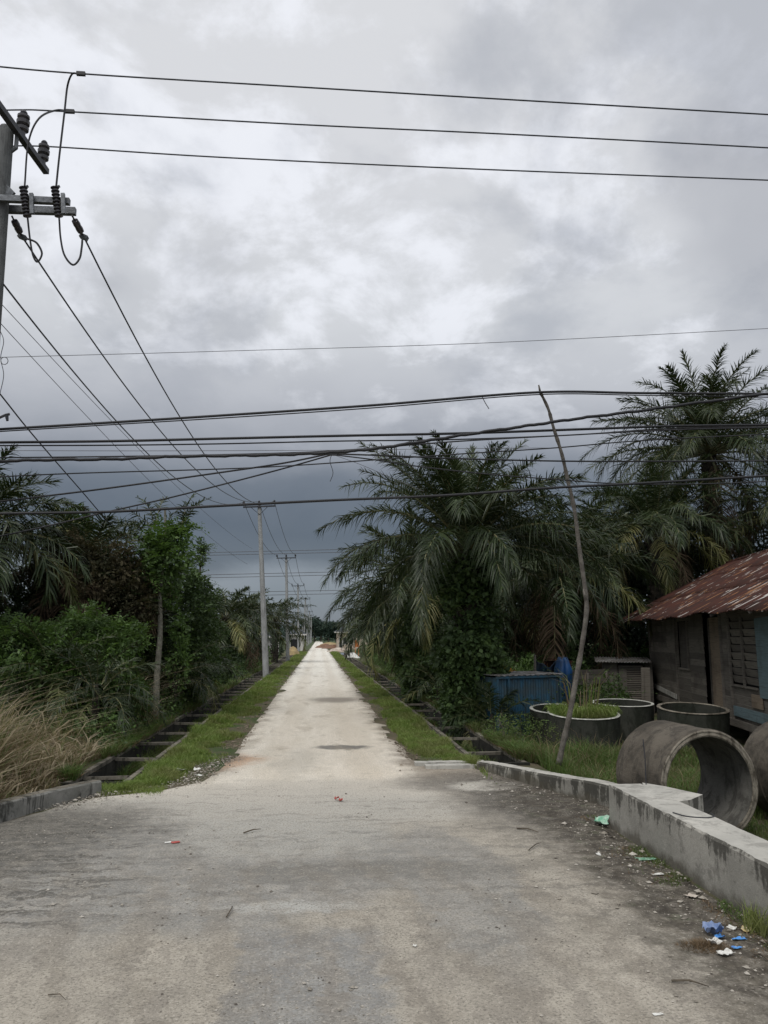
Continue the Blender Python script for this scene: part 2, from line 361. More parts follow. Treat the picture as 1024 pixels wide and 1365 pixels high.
def groundmat():
    m, nt, b = mat('verge_soil'); n = N(nt); v = n.coord(); fl = n.mapping(v, scale=(1, 1, 0))
    n1 = n.noise(fl, 1.5, 8, .7)
    a = n.mix(n.rng(n1, .35, .65), (.13,.105,.075), (.085,.08,.048))
    a = n.mix(n.rng(n.noise(fl, .8, 6, .7), .45, .62), a, (.055,.08,.03))
    a = n.mix(n.rng(n.voro(fl, 24), .0, .12, .7, 0), a, (.30,.28,.23))
    xx, yy, _ = n.sep(fl)
    a = n.mix(n.rng(yy, 90, 200), a, (.07,.09,.045))
    n.put(b.inputs['Base Color'], a); b.inputs['Roughness'].default_value = .95; b.inputs['Specular IOR Level'].default_value = .15
    n.put(b.inputs['Normal'], n.bump(n.noise(fl, 16, 8, .75), .7, .04))
    return m
M['ground'] = groundmat()

# ---------------------------------------------------------------- mesh helpers
def tagit(o, label=None, cat=None, group=None, kind=None):
    for k, v in (('label', label), ('category', cat), ('group', group), ('kind', kind)):
        if v: o[k] = v
    return o
def empty(name, loc, label, cat, group=None, rz=0):
    o = bpy.data.objects.new(name, None); o.empty_display_size = .2; col.objects.link(o)
    o.location = loc; o.rotation_euler = (0, 0, rz)
    return tagit(o, label, cat, group)
class MB:
    def __init__(s): s.v = []; s.f = []; s.m = []; s.n = 0
    def add(s, v, f, mi=0):
        v = np.asarray(v, float).reshape(-1, 3)
        s.v.append(v)
        for q in f: s.f.append(tuple(i+s.n for i in q)); s.m.append(mi)
        s.n += len(v)
    def box(s, c, d, rot=None, mi=0):
        """centre, full size, optional 3x3 rotation"""
        x, y, z = (q/2 for q in d)
        P = np.array([(a, b, e) for a in (-x, x) for b in (-y, y) for e in (-z, z)])
        if rot is not None: P = P @ np.array(rot).T
        s.add(P+np.array(c), [(0,1,3,2),(4,6,7,5),(0,4,5,1),(2,3,7,6),(0,2,6,4),(1,5,7,3)], mi)
    def tube(s, pts, r, k=6, mi=0, cap=True):
        pts = [Vector(p) for p in pts]; n = len(pts)
        rr = [r]*n if not hasattr(r, '__len__') else r
        T = [(pts[min(i+1, n-1)]-pts[max(i-1, 0)]).normalized() for i in range(n)]
        u = T[0].orthogonal().normalized(); V = []
        for i in range(n):
            u = (u-T[i]*u.dot(T[i])).normalized(); w = T[i].cross(u)
            for j in range(k):
                a = 2*pi*j/k; V.append(pts[i]+(u*cos(a)+w*sin(a))*rr[i])
        Fs = [(i*k+j, i*k+(j+1) % k, (i+1)*k+(j+1) % k, (i+1)*k+j) for i in range(n-1) for j in range(k)]
        if cap: Fs += [tuple(range(k-1, -1, -1)), tuple((n-1)*k+j for j in range(k))]
        s.add([tuple(q) for q in V], Fs, mi)
    def lathe(s, prof, c=(0,0,0), axis=None, k=20, mi=0, wob=0):
        """profile [(r,z)] closed if first==last"""
        V = []; n = len(prof)
        Mx = Vector((0,0,1)).rotation_difference(Vector(axis)).to_matrix() if axis is not None else None
        for (r, z) in prof:
            for j in range(k):
                a = 2*pi*j/k; rr = r*(1+wob*sin(3*a+z*5)+wob*.6*random.uniform(-1, 1))
                p = Vector((rr*cos(a), rr*sin(a), z))
                if Mx: p = Mx @ p
                V.append(tuple(p+Vector(c)))
        Fs = [(i*k+j, i*k+(j+1) % k, (i+1)*k+(j+1) % k, (i+1)*k+j) for i in range(n-1) for j in range(k)]
        s.add(V, Fs, mi)
    def build(s, name, mats, parent=None, smooth=False):
        return npmesh(name, np.concatenate(s.v), s.f, mats, parent, s.m, smooth)
def npmesh(name, V, Fs, mats, parent=None, mi=None, smooth=False):
    me = bpy.data.meshes.new(name)
    me.vertices.add(len(V)); me.vertices.foreach_set('co', np.asarray(V, np.float32).ravel())
    if isinstance(Fs, list):
        ln = np.array([len(f) for f in Fs], np.int32); idx = np.concatenate([np.array(f, np.int32) for f in Fs])
    else:
        ln, idx = Fs
    st = np.concatenate([[0], np.cumsum(ln)[:-1]]).astype(np.int32)
    me.loops.add(len(idx)); me.loops.foreach_set('vertex_index', idx.astype(np.int32))
    me.polygons.add(len(ln)); me.polygons.foreach_set('loop_start', st); me.polygons.foreach_set('loop_total', ln.astype(np.int32))
    if mi is not None: me.polygons.foreach_set('material_index', np.asarray(mi, np.int32))
    me.polygons.foreach_set('use_smooth', np.full(len(ln), bool(smooth)))
    for q in (mats if isinstance(mats, (list, tuple)) else [mats]): me.materials.append(q)
    me.update(calc_edges=True); me.validate()
    o = bpy.data.objects.new(name, me); col.objects.link(o)
    if parent: o.parent = parent
    return o
def smooth_path(pts, k=10):
    pts = [Vector(p) for p in pts]; P = [pts[0]*2-pts[1]]+pts+[pts[-1]*2-pts[-2]]; out = []
    for i in range(1, len(P)-2):
        for j in range(k):
            t = j/k; a, b, c, d = P[i-1], P[i], P[i+1], P[i+2]
            out.append(.5*((2*b)+(c-a)*t+(2*a-5*b+4*c-d)*t*t+(3*b-a-3*c+d)*t**3))
    out.append(pts[-1]); return out

# ---------------------------------------------------------------- leaves
class LB:
    """numpy leaf buffer of 5-vert blades (quad + tri) and rhombic leaves (quad)"""
    def __init__(s): s.V = []; s.L = []; s.I = []; s.M = []; s.n = 0
    def blades(s, b, m_, t, wv, mi=0, w1=.8):
        N_ = len(b); V = np.stack([b-wv, b+wv, m_+wv*w1, m_-wv*w1, t], 1).reshape(-1, 3)
        o = s.n+np.arange(N_)[:, None]*5
        I = np.concatenate([o+np.array([0,1,2,3]), o+np.array([3,2,4])], 1).ravel()
        s.V.append(V); s.I.append(I); s.L.append(np.tile([4, 3], N_)); s.M.append(np.full(2*N_, mi)); s.n += 5*N_
    def rhomb(s, c, d, w, mi=0):
        """c base, d full length vector, w half-width vector"""
        N_ = len(c); V = np.stack([c, c+d*.45+w, c+d, c+d*.45-w], 1).reshape(-1, 3)
        I = (s.n+np.arange(4*N_)); s.V.append(V); s.I.append(I); s.L.append(np.full(N_, 4)); s.M.append(np.full(N_, mi)); s.n += 4*N_
    def build(s, name, mats, parent=None):
        return npmesh(name, np.concatenate(s.V), (np.concatenate(s.L), np.concatenate(s.I)), mats, parent, np.concatenate(s.M))
def unit(a): return a/np.maximum(np.linalg.norm(a, axis=-1, keepdims=True), 1e-6)
def rndunit(n, rg=R): return unit(rg.normal(size=(n, 3)))

def frond(lb, tb, base, az, e0, L, droop, n, ll, mi, rmi, lw=.022, hang=.45, bare=.13, twist=.0):
    K = 15; s = np.linspace(0, 1, K); e = e0-droop*s**1.3
    az_ = az+twist*s
    d = np.stack([np.cos(e)*np.cos(az_), np.cos(e)*np.sin(az_), np.sin(e)], 1)
    P = np.array(base)+np.concatenate([[np.zeros(3)], np.cumsum((d[1:]+d[:-1])/2*L/(K-1), 0)])
    tb.tube([tuple(q) for q in P[::2]], [L*.0085*(1-.85*q)+.003 for q in s[::2]], 4, rmi, cap=False)
    for sg in (-1, 1):
        u = np.linspace(bare, 1, n)+R.normal(0, .004, n); u = np.clip(u, 0, 1)
        gp = R.uniform(.2, 1.1, 2); u = u[(R.random(n) > .07) & (np.abs(u-gp[0]) > .018) & (np.abs(u-gp[1]) > .012)]; nn_ = n; n = len(u)
        p = np.stack([np.interp(u, s, P[:, i]) for i in range(3)], 1)
        t = unit(np.stack([np.interp(u, s, d[:, i]) for i in range(3)], 1))
        side = unit(np.cross(t, [0, 0, 1.0])+1e-4); nrm = np.cross(side, t)
        tw = R.normal(0, .42, n)  # plumose: leaflets leave at several angles
        ang = np.interp(u, [0, .5, 1], [1.25, .95, .35])+R.normal(0, .07, n)
        dr = unit(sg*side*np.sin(ang)[:, None]+t*np.cos(ang)[:, None]+nrm*(.18+tw)[:, None])
        ln = ll*np.interp(u, [bare, .3, .6, .9, 1], [.35, .95, 1, .55, .3])*R.uniform(.8, 1.1, n)
        hg = (hang*R.uniform(.6, 1.4, n)*ln)[:, None]
        down = np.array([0, 0, -1.0])
        m_ = p+dr*(ln*.5)[:, None]+down*hg*.22; tip = p+dr*(ln*.93)[:, None]+down*hg
        wv = unit(np.cross(dr, nrm+R.normal(0, .35, (n, 3))))*lw
        lb.blades(p, m_, tip, wv, mi); n = nn_
def palm_crown(name, parent, nf=38, L=4.6, ll=.8, n=62, dead=3, yellow=2, z=0, skirt=False, up=1.35, seed=0, bigdroop=1.0, low=.02, lw=.022):
    global R
    keep = R; R = np.random.default_rng(100+seed)
    lb = LB(); tb = MB(); az = R.uniform(0, 6)
    for i in range(nf):
        q = i/(nf-1); az += 2.39996+R.normal(0, .12)
        e0 = up*(1-q**.8)+low*q**.8+R.normal(0, .13); dr = max(.4, (.75+.95*q+R.normal(0, .24)))*bigdroop
        Lf = L*(.72+.28*min(1, q*2.2))*R.uniform(.9, 1.08)
        mi = 3 if R.random() < .35 else 0
        if i >= nf-dead: mi = 2; e0 -= .7
        elif i >= nf-dead-yellow: mi = 1
        r = .12+.16*q
        frond(lb, tb, (r*cos(az), r*sin(az), z+.45*(1-q)), az, e0, Lf, dr, n, ll*R.uniform(.9, 1.1), mi, 0, lw=lw*R.uniform(.8, 1.15), hang=.18+.42*q+R.normal(0, .06), twist=R.normal(0, .28))
    R = keep
    o = lb.build(name, [M['palm'], M['palm_y'], M['palm_dead'], M['palm_b']], parent)
    s = tb.build('frond_stalks', M['rachis'], o)
    return o
def palm_trunk(h, r, parent, seed=0, stubs=True):
    rg = random.Random(seed); b = MB(); k = 12
    prof = [(r*1.25, -.1), (r*1.05, .25), (r*.95, h*.5), (r*1.0, h-.3), (r*.7, h+.25), (.02, h+.4)]
    b.lathe(prof, k=k)
    if stubs:
        nn = int(h/.055); a = 0
        for i in range(nn):
            z = .15+i*(h-.1)/nn; a += 2.4; ln = rg.uniform(.12, .3)
            d = Vector((cos(a), sin(a), .9)).normalized(); p = Vector((cos(a)*r*.85, sin(a)*r*.85, z))
            b.tube([p, p+d*ln*.6, p+d*ln], [.085, .06, .035], 5)
    return b.build('trunk', M['palmbark'], parent)

def leafcloud(lb, blobs, n, size, mi=0, flat=.0, shell=(.4, 1.1), ratio=.27):
    """blobs: (x,y,z,rx,ry,rz); n leaves spread by blob area"""
    B = np.array(blobs, float); ar = (B[:, 3]*B[:, 5]+B[:, 4]*B[:, 5]+B[:, 3]*B[:, 4]); pr = ar/ar.sum()
    k = R.choice(len(B), n, p=pr); u = rndunit(n)
    rad = R.uniform(shell[0]**2, shell[1]**2, n)**.5
    # clumpy shell: sprays around random directions
    c = B[k, :3]+u*B[k, 3:]*rad[:, None]
    c += (vnoise(c[:, 0]*2.3+9, c[:, 2]*2.3+c[:, 1]) [:, None]-.5)*u*.5
    sz = size*R.uniform(.55, 1.35, n)
    d = unit(u*.7+R.normal(0, .6, (n, 3))+np.array([0, 0, -.25]))*sz[:, None]
    w = unit(np.cross(d, u+R.normal(0, .5, (n, 3))))*(sz*ratio)[:, None]
    lb.rhomb(c, d, w, mi)
def sprays(lb, blobs, ns, size, per=12, L=.6, mi=0, ratio=.22):
    """pinnate twigs sticking out of the blobs: readable leaf structure at the outline"""
    B = np.array(blobs, float); k = R.integers(0, len(B), ns); u = rndunit(ns); u[:, 2] = np.abs(u[:, 2])*.9-.1; u = unit(u)
    p0 = B[k, :3]+u*B[k, 3:]*R.uniform(.75, 1.0, ns)[:, None]
    dr = unit(u+R.normal(0, .35, (ns, 3))); Ls = L*R.uniform(.6, 1.4, ns)
    for j in range(per):
        t = (j+.5)/per
        p = p0+dr*(Ls*t)[:, None]+np.array([0, 0, -1])*(Ls*t*t*.35)[:, None]
        side = unit(np.cross(dr, np.array([0, 0, 1.0])+R.normal(0, .2, (ns, 3))))
        sg = 1 if j % 2 else -1
        sz = size*R.uniform(.8, 1.2, ns)*(1-.4*t)
        d = unit(side*sg+dr*.55+np.array([0, 0, -.3])+R.normal(0, .15, (ns, 3)))*sz[:, None]
        w = unit(np.cross(d, np.cross(side, dr)+1e-3))*(sz*ratio)[:, None]
        lb.rhomb(p, d, w, mi)

def blades(lb, x, y, z, h, w, lean=.35, mi=0, dirx=None):
    n = len(x); b = np.stack([x, y, z], 1); a = R.uniform(0, 2*pi, n)
    ld = np.stack([np.cos(a), np.sin(a), np.zeros(n)], 1)*(h*lean*R.uniform(.3, 1.6, n))[:, None]
    m_ = b+ld*.32+np.stack([0*h, 0*h, h*.62], 1); t = b+ld+np.stack([0*h, 0*h, h*R.uniform(.75, 1.0, n)], 1)
    f = R.uniform(0, pi, n); wv = np.stack([np.cos(f), np.sin(f), 0*f], 1)*(w/2)[:, None]
    lb.blades(b, m_, t, wv, mi)

# ================================================================= GROUND
def gh(x, y):
    x = np.asarray(x, float); y = np.asarray(y, float)
    r = sstep(3.95, 4.7, x)*(1-sstep(60, 120, y))*sstep(2.5, 4.2, y)*-.3
    l = -sstep(4.3, 5.5, -x)*.08*(y > 10)
    nz = (fbm(x*1.3, y*1.3)-.5)*.07*sstep(.0, 1.2, np.abs(x)-1.3)
    return r+l+nz*(1-.85*((y < 12.5) & (np.abs(x) < 3.9)))-.012
DL0, DL1, DLY0, DLY1 = -4.02, -3.02, 13.35, 130.0
DR0, DR1, DRY0, DRY1 = 2.92, 3.88, 14.75, 120.0
xs = sorted(set([-3000,-1200,-500,-250,-120,-60,-40,-30,-24,-20,-17,-15,-13,-12,-11,-10,-9,-8,-7,-6.5,-6,-5.5,-5.1,-4.8,-4.5,-4.25, DL0, DL1,
     -2.8,-2.5,-2.2,-1.9,-1.6,-1.2,-.6,0,.6,1.2,1.6,1.9,2.2,2.5,2.7, DR0, DR1, 4.1,4.3,4.5,4.8,5.1,5.5,6,6.5,7,7.5,8,8.5,9,10,11,12,14,16,18,21,25,30,40,60,120,250,500,1200,3000]))
ys = [-60,-30,-15,-5,0,2,3,3.5,4]+list(np.arange(4.5, 13.2, .4))+[DLY0]+[13.8,14.3,DRY0]+list(np.arange(15.1, 40, .45))+list(np.arange(40, 60, 1.5))+[62,66,70,75,80,85,90,95,100,110,DRY1,DLY1,150,180,220,300,450,700,1200,2500,5000]
X, Y = np.meshgrid(xs, ys); Z = gh(X, Y)
V = np.stack([X, Y, Z], -1).reshape(-1, 3); Fs = []
nx = len(xs)
for j in range(len(ys)-1):
    for i in range(nx-1):
        cx = (xs[i]+xs[i+1])/2; cy = (ys[j]+ys[j+1])/2
        if DL0 < cx < DL1 and DLY0 < cy < DLY1: continue
        if DR0 < cx < DR1 and DRY0 < cy < DRY1: continue
        Fs.append((j*nx+i, j*nx+i+1, (j+1)*nx+i+1, (j+1)*nx+i))
g = npmesh('ground', V, Fs, M['ground'], smooth=True); tagit(g, kind='structure')

# ---- road sheet: apron plus side street, with ragged edges that dip under the verge
def wl(y): return np.interp(y, [-20, 5.5, 6.6, 7.6, 9, 10.2, 11.2, 12.2, 12.75, 13.4, 15, 60, 400], [45, 45, 12, 7.2, 5.0, 4.25, 3.9, 3.45, 2.5, 2.05, 1.85, 1.85, 1.85])
def wr(y): return np.interp(y, [-20, 2.6, 3.6, 9.9, 10.1, 11.8, 13.2, 14.15, 14.6, 15.4, 60, 400], [45, 45, 3.75, 3.75, 4.5, 4.45, 3.7, 3.25, 2.9, 1.95, 1.9, 1.9])
ry = np.concatenate([np.linspace(-18, 2, 14), np.arange(2.2, 16, .07), np.arange(16, 34, .18), np.arange(34, 90, .8), np.arange(90, 420, 6)])
u = np.linspace(-1, 1, 151)
YY, UU = np.meshgrid(ry, u, indexing='ij')
edge = ((fbm(YY*.8+3, UU*2)-.5)*1.2+(fbm(YY*2.1+30, UU*2+9)-.5)*.4)*sstep(13, 16, YY)
XX = np.where(UU < 0, UU*wl(YY), UU*wr(YY))+np.abs(UU)**3*edge*np.sign(UU)
ed = np.minimum(XX+wl(YY), wr(YY)-XX)
ZZ = .018+(fbm(XX*1.1, YY*1.1)-.5)*.026*(1-.6*sstep(14, 22, YY))+(fbm(XX*7, YY*7, 3)-.5)*.010*(1-sstep(9, 15, YY))
# shallow ruts of the wheels in the side street
ZZ -= .012*np.exp(-((np.abs(XX)-.75)/.22)**2)*sstep(12, 16, YY)
ZZ -= (1-sstep(0, .45, ed))*.045
ny_, nu_ = YY.shape
idx = np.arange(ny_*nu_).reshape(ny_, nu_)
I = np.stack([idx[:-1, :-1], idx[:-1, 1:], idx[1:, 1:], idx[1:, :-1]], -1).reshape(-1)
rd = npmesh('road', np.stack([XX, YY, ZZ], -1).reshape(-1, 3), (np.full((ny_-1)*(nu_-1), 4), I), M['road'], smooth=True)
tagit(rd, kind='structure')
def rz_(x, y): return .018+(fbm(x*1.1, y*1.1)-.5)*.026+(fbm(x*7, y*7, 3)-.5)*.010*(1-sstep(9, 15, y))

# ---- gravel and crumbs lying on it (stuff)
def pebbles(name, P, S, m, label, parent=None):
    n = len(P); base = np.array([(1,0,0),(0,1,0),(-1,0,0),(0,-1,0),(0,0,.7),(0,0,-.6)])
    f = np.array([(0,1,4),(1,2,4),(2,3,4),(3,0,4),(1,0,5),(2,1,5),(3,2,5),(0,3,5)])
    rot = R.uniform(0, 6.28, n); c, s = np.cos(rot)[:, None], np.sin(rot)[:, None]
    B = base[None]*R.uniform(.6, 1.3, (n, 6, 1))*S[:, None, None]
    Vx = B[..., 0]*c-B[..., 1]*s; Vy = B[..., 0]*s+B[..., 1]*c
    V = np.stack([Vx, Vy, B[..., 2]*.75], -1)+P[:, None]
    I = (f[None]+(np.arange(n)*6)[:, None, None]).reshape(-1)
    o = npmesh(name, V.reshape(-1, 3), (np.full(n*8, 3), I), m)
    return tagit(o, label, 'gravel', kind='stuff')
def gpts(n, fx, fy):
    x = fx(n); y = fy(n); return x, y
n = 15000
y = 3+10*R.random(n)**1.4; x = R.uniform(-4, 3.5, n)
keep = fbm(x*.9+4, y*.9) + (x-1)*.03 > .50+R.normal(0, .05, n)
x, y = x[keep], y[keep]; s = R.lognormal(-5.45, .6, len(x)).clip(.002, .024)
pebbles('gravel', np.stack([x, y, rz_(x, y)+s*.3], 1), s, M['stone'], 'loose pale gravel and grit scattered over the dusty road mouth')
n = 1700
y = np.concatenate([R.uniform(4.2, 10, 1150), R.uniform(10, 14.2, 550)]); x = np.where(y < 10, 3.55-np.abs(R.normal(0, .45, n)), np.interp(y, [10, 14.2], [4.3, 3.0])-np.abs(R.normal(0, .5, n)))
s = R.lognormal(-4.9, .6, n).clip(.003, .04)
pebbles('gravel', np.stack([x, y, rz_(x, y)+s*.25], 1), s, M['stone'], 'broken concrete crumbs and grit along the foot of the right wall')
n = 2200
y = R.uniform(11.3, 16, n); x = -np.interp(y, [11.3, 12.3, 13, 16], [3.7, 3.2, 2.2, 1.75])+R.normal(0, .22, n)
s = R.lognormal(-4.8, .5, n).clip(.003, .035)
pebbles('gravel', np.stack([x, y, rz_(x, y)+s*.25], 1), s, M['stone'], 'grit and crumbs where the left verge meets the road')

n = 5200
y = 1/(1/14-R.random(n)*(1/14-1/70)); sg = R.choice([-1, 1], n); x = sg*(1.72+R.normal(0, .16, n)); k = fbm(x*1.2+5, y*.8) > .47; x, y = x[k], y[k]
s = R.lognormal(-4.5, .55, len(x)).clip(.004, .05)*np.interp(y, [14, 70], [1, 2])
pebbles('gravel', np.stack([x, y, s*.2], 1), s, M['mudclod'], 'dark clods and grit along both muddy edges of the pale street')
# ================================================================= DRAINS
def drain(label, x0, x1, y0, y1, beams, cat='drain'):
    t = empty('drainage_channel', (x0, y0, 0), label, cat, 'open concrete drains beside the side street')
    w = .09; L = y1-y0; W = x1-x0
    for xa in (w/2, W-w/2):
        b = MB(); nseg = int(L/2.6)
        for i in range(nseg):
            a = i*L/nseg; q = random.uniform(-.012, .012)
            b.box((xa, a+L/nseg/2, -.5), (w-.01, L/nseg, .9))
        b.build('channel_wall', M['drain'], t)
        b = MB()
        for i in range(nseg):
            a = i*L/nseg; q = random.uniform(-.010, .010)
            b.box((xa, a+L/nseg/2, -.02+q), (w, L/nseg-.008, .07))
        b.build('coping', M['draintop'], t)
    b = MB(); b.box((W/2, L/2, -.93), (W-2*w-.004, L, .08)); b.build('channel_floor', M['drain'], t)
    b = MB(); b.box((W/2, -.04, -.45), (W, .08, .96)); b.build('end_wall', M['drain'], t)
    b = MB(); b.box((0, 0, 0), (W-2*w, .038, .06))
    first = b.build('crossbeam', M['draintop'], t)
    for i, yb in enumerate(beams):
        o = first if i == 0 else first.copy()
        if i: col.objects.link(o); o.parent = t
        o.location = (W/2+random.uniform(-.004, .004), yb-y0, -.055+random.uniform(-.02, .015)); o.rotation_euler = (random.uniform(-.2, .2), random.uniform(-.025, .025), random.uniform(-.06, .06))
    return t
drain('open concrete drain with crossbeams left of the side street, behind the power poles', DL0, DL1, DLY0, DLY1, [14.2+2.12*i for i in range(48)])
drain('open concrete drain with crossbeams right of the side street, beside the palms', DR0, DR1, DRY0, DRY1, [16.4+2.4*i for i in range(38)])
for nm, xa, xb, ya, yb in (('water', DL0+.1, DL1-.1, DLY0+.1, DLY1), ('water', DR0+.1, DR1-.1, DRY0+.1, DRY1)):
    b = MB(); b.add([(xa, ya, -.6), (xb, ya, -.6), (xb, yb, -.6), (xa, yb, -.6)], [(0,1,2,3)])
    tagit(b.build(nm, M['water']), kind='structure')
lb = LB()
for xa, xb, ya, yb, n in ((DL0-.12, DL0+.22, 13.6, 70, 16000), (DR1-.2, DR1+.25, 15, 70, 16000), (DL0+.1, DL1-.1, 13.6, 60, 2500), (DR0+.1, DR1-.1, 15, 60, 3500)):
    y = 1/(1/ya-R.random(n)*(1/ya-1/yb)); x = R.uniform(xa, xb, n); k = fbm(x*1.1+6, y*.9+33) > .47; x, y = x[k], y[k]
    inner = ((x > DL0+.09) & (x < DL1-.09)) | ((x > DR0+.09) & (x < DR1-.09)); z = np.where(inner, -.62, -.02); h = R.uniform(.06, .34, len(x))*np.where(inner, 1.5, 1)
    blades(lb, x, y, z, h, .006+.0005*y, 1.1, 0); k = R.random(len(x)) < .3; blades(lb, x[k], y[k], z[k], h[k]*.8, .008+.0005*y[k], 1.6, 1)
tagit(lb.build('drain_weeds', [M['yardgrass'], M['fibre']]), 'weeds and dead stalks growing in and over the edges of both drains', 'weeds', kind='stuff')
# flat culvert slab in front of the right drain
b = MB()
for k_, (xa, xb, yc, zz) in enumerate([(1.75, 3.02, 14.62, .035), (1.9, 3.06, 14.30, .028)]):
    nn = 10
    for i in range(nn):
        u0 = xa+(xb-xa)*i/nn; u1 = xa+(xb-xa)*(i+1)/nn
        b.box(((u0+u1)/2, yc+random.uniform(-.01, .01), zz+random.uniform(-.002, .002)), (u1-u0+.001, .2, .09))
tagit(b.build('concrete_slab', M['capconc']), 'flat half buried concrete slab in front of the right drain', 'slab')

# ================================================================= WALLS AND KERBS
def strip_wall(b, pts, th, h, zb=-.35, jit=.012, side=1, mi_top=1, h2=None):
    """pts: front foot line; slightly uneven cast concrete. Top faces get slot 1"""
    P = smooth_path([(x, y, 0) for x, y in pts], 20) if len(pts) > 2 else [Vector((*pts[0], 0)).lerp(Vector((*pts[1], 0)), i/110) for i in range(111)]
    n = len(P); V = []; Fs = []; mi = []; o_ = random.uniform(0, 90)
    q = lambda c, f, a: (float(fbm(i_*f+o_, c*7.3+o_, 4))-.47)*a
    for i_, p in enumerate(P):
        t = (P[min(i_+1, n-1)]-P[max(i_-1, 0)]).normalized(); nn = Vector((-t.y, t.x, 0))*side
        hh = (h if h2 is None else h+(h2-h)*i_/(n-1))+q(0, .05, jit*3)
        V += [p+Vector((0, 0, zb)), p+nn*q(1, .12, .02)+Vector((0, 0, hh*.5)), p+nn*(.004+q(2, .35, .02))+Vector((0, 0, hh-.022+q(3, .5, .02))), p+nn*(.022+q(4, .6, .06))+Vector((0, 0, hh+q(5, .3, .01))),
              p+nn*(th*.5)+Vector((0, 0, hh+q(6, .2, .012))), p+nn*(th-.02)+Vector((0, 0, hh+q(7, .3, .012))), p+nn*(th+q(8, .3, .04))+Vector((0, 0, hh-.03)), p+nn*th+Vector((0, 0, zb))]
    k = 8
    for i in range(n-1):
        for c in range(k-1):
            Fs.append((i*k+c, i*k+c+1, (i+1)*k+c+1, (i+1)*k+c)); mi.append(mi_top if 3 <= c <= 4 else 0)
    Fs.append(tuple(range(k))); mi.append(0); Fs.append(tuple((n-1)*k+j for j in range(k-1, -1, -1))); mi.append(0)
    b.add([tuple(v_) for v_ in V], Fs); b.m[-len(mi):] = mi
b = MB(); strip_wall(b, [(3.60, 2.9), (3.60, 9.92)], .44, .5, jit=.014, side=-1)
# stub wing with a broken corner
Wg = [(4.042,8.95),(4.22,9.02),(4.50,9.28),(4.46,9.42),(4.3,9.85),(4.12,10.12),(4.046,9.9)]
top = [(x, y, .478+random.uniform(-.006, .004)) for x, y in Wg]; bot = [(x, y, -.35) for x, y in Wg]; k = len(Wg)
b.add(top+bot, [tuple(range(k))]+[(i, (i+1) % k, k+(i+1) % k, k+i) for i in range(k)]); b.m[-(k+1)] = 1
wall = b.build('concrete_wall', [M['concrete'], M['capconc']])
tagit(wall, 'thick stained concrete parapet wall with pale flat top along the right road edge', 'wall')
b = MB(); strip_wall(b, [(3.02, 14.2), (4.22, 10.95)], .26, .15, side=-1, h2=.3)
low = b.build('concrete_kerb', [M['kerbdrip'], M['capconc']]); tagit(low, 'low cracked concrete kerb curving from the parapet to the right drain', 'kerb')
b = MB(); strip_wall(b, [(-3.2, 12.55), (-3.62, 11.65), (-4.2, 10.45), (-5.4, 9.0), (-8, 7.9), (-14, 7.4)], .2, .19, side=-1, h2=.25)
lk = b.build('concrete_kerb', [M['kerbconc'], M['draintop']]); tagit(lk, 'low mossy concrete kerb at the left road edge before the dry grass', 'kerb')
# thin rod leaning at the wall and a bent wire lying on its top
b = MB(); p0 = G(861, 1043, .5); b.tube([(p0.x, p0.y, .3), (p0.x+.005, p0.y, .8), (p0.x, p0.y+.02, 1.02)], .007, 5)
tagit(b.build('steel_rod', M['darksteel']), 'thin rusty rod standing upright on the parapet before the big pipe', 'rod')
b = MB(); b.tube(smooth_path([tuple(G(x, y, .507)) for x, y in ((897,1083),(915,1088),(940,1090),(952,1088),(948,1084))], 4), .006, 5)
tagit(b.build('bent_wire', M['darksteel']), 'bent dark wire lying on the flat top of the parapet', 'wire')

# ================================================================= CONCRETE PIPES
def pipe_parts(t, Rr, L, th, ridge=True, lab=None):
    """axis along local +Y, near face at y=0, centre at origin"""
    ax = (0, 1, 0)
    b = MB(); pr = [(Rr-.012, 0), (Rr, .02), (Rr, .09), (Rr-.006, .11), (Rr-.006, L*.55), (Rr+.004, L*.57), (Rr-.004, L*.6), (Rr, L)]
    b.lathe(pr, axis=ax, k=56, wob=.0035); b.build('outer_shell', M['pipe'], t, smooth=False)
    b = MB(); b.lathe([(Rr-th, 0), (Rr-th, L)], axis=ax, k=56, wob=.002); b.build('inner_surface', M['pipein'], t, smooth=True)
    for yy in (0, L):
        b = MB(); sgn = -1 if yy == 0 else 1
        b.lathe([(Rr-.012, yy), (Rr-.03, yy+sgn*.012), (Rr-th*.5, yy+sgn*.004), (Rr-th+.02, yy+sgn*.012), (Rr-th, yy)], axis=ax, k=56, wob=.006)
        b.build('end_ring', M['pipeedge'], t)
PR = .72
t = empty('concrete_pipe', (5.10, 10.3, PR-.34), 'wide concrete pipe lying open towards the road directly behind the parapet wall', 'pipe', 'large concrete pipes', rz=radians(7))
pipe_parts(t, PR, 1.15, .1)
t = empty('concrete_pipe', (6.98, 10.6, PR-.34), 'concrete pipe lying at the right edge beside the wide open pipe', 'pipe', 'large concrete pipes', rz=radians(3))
pipe_parts(t, PR, 1.0, .095)

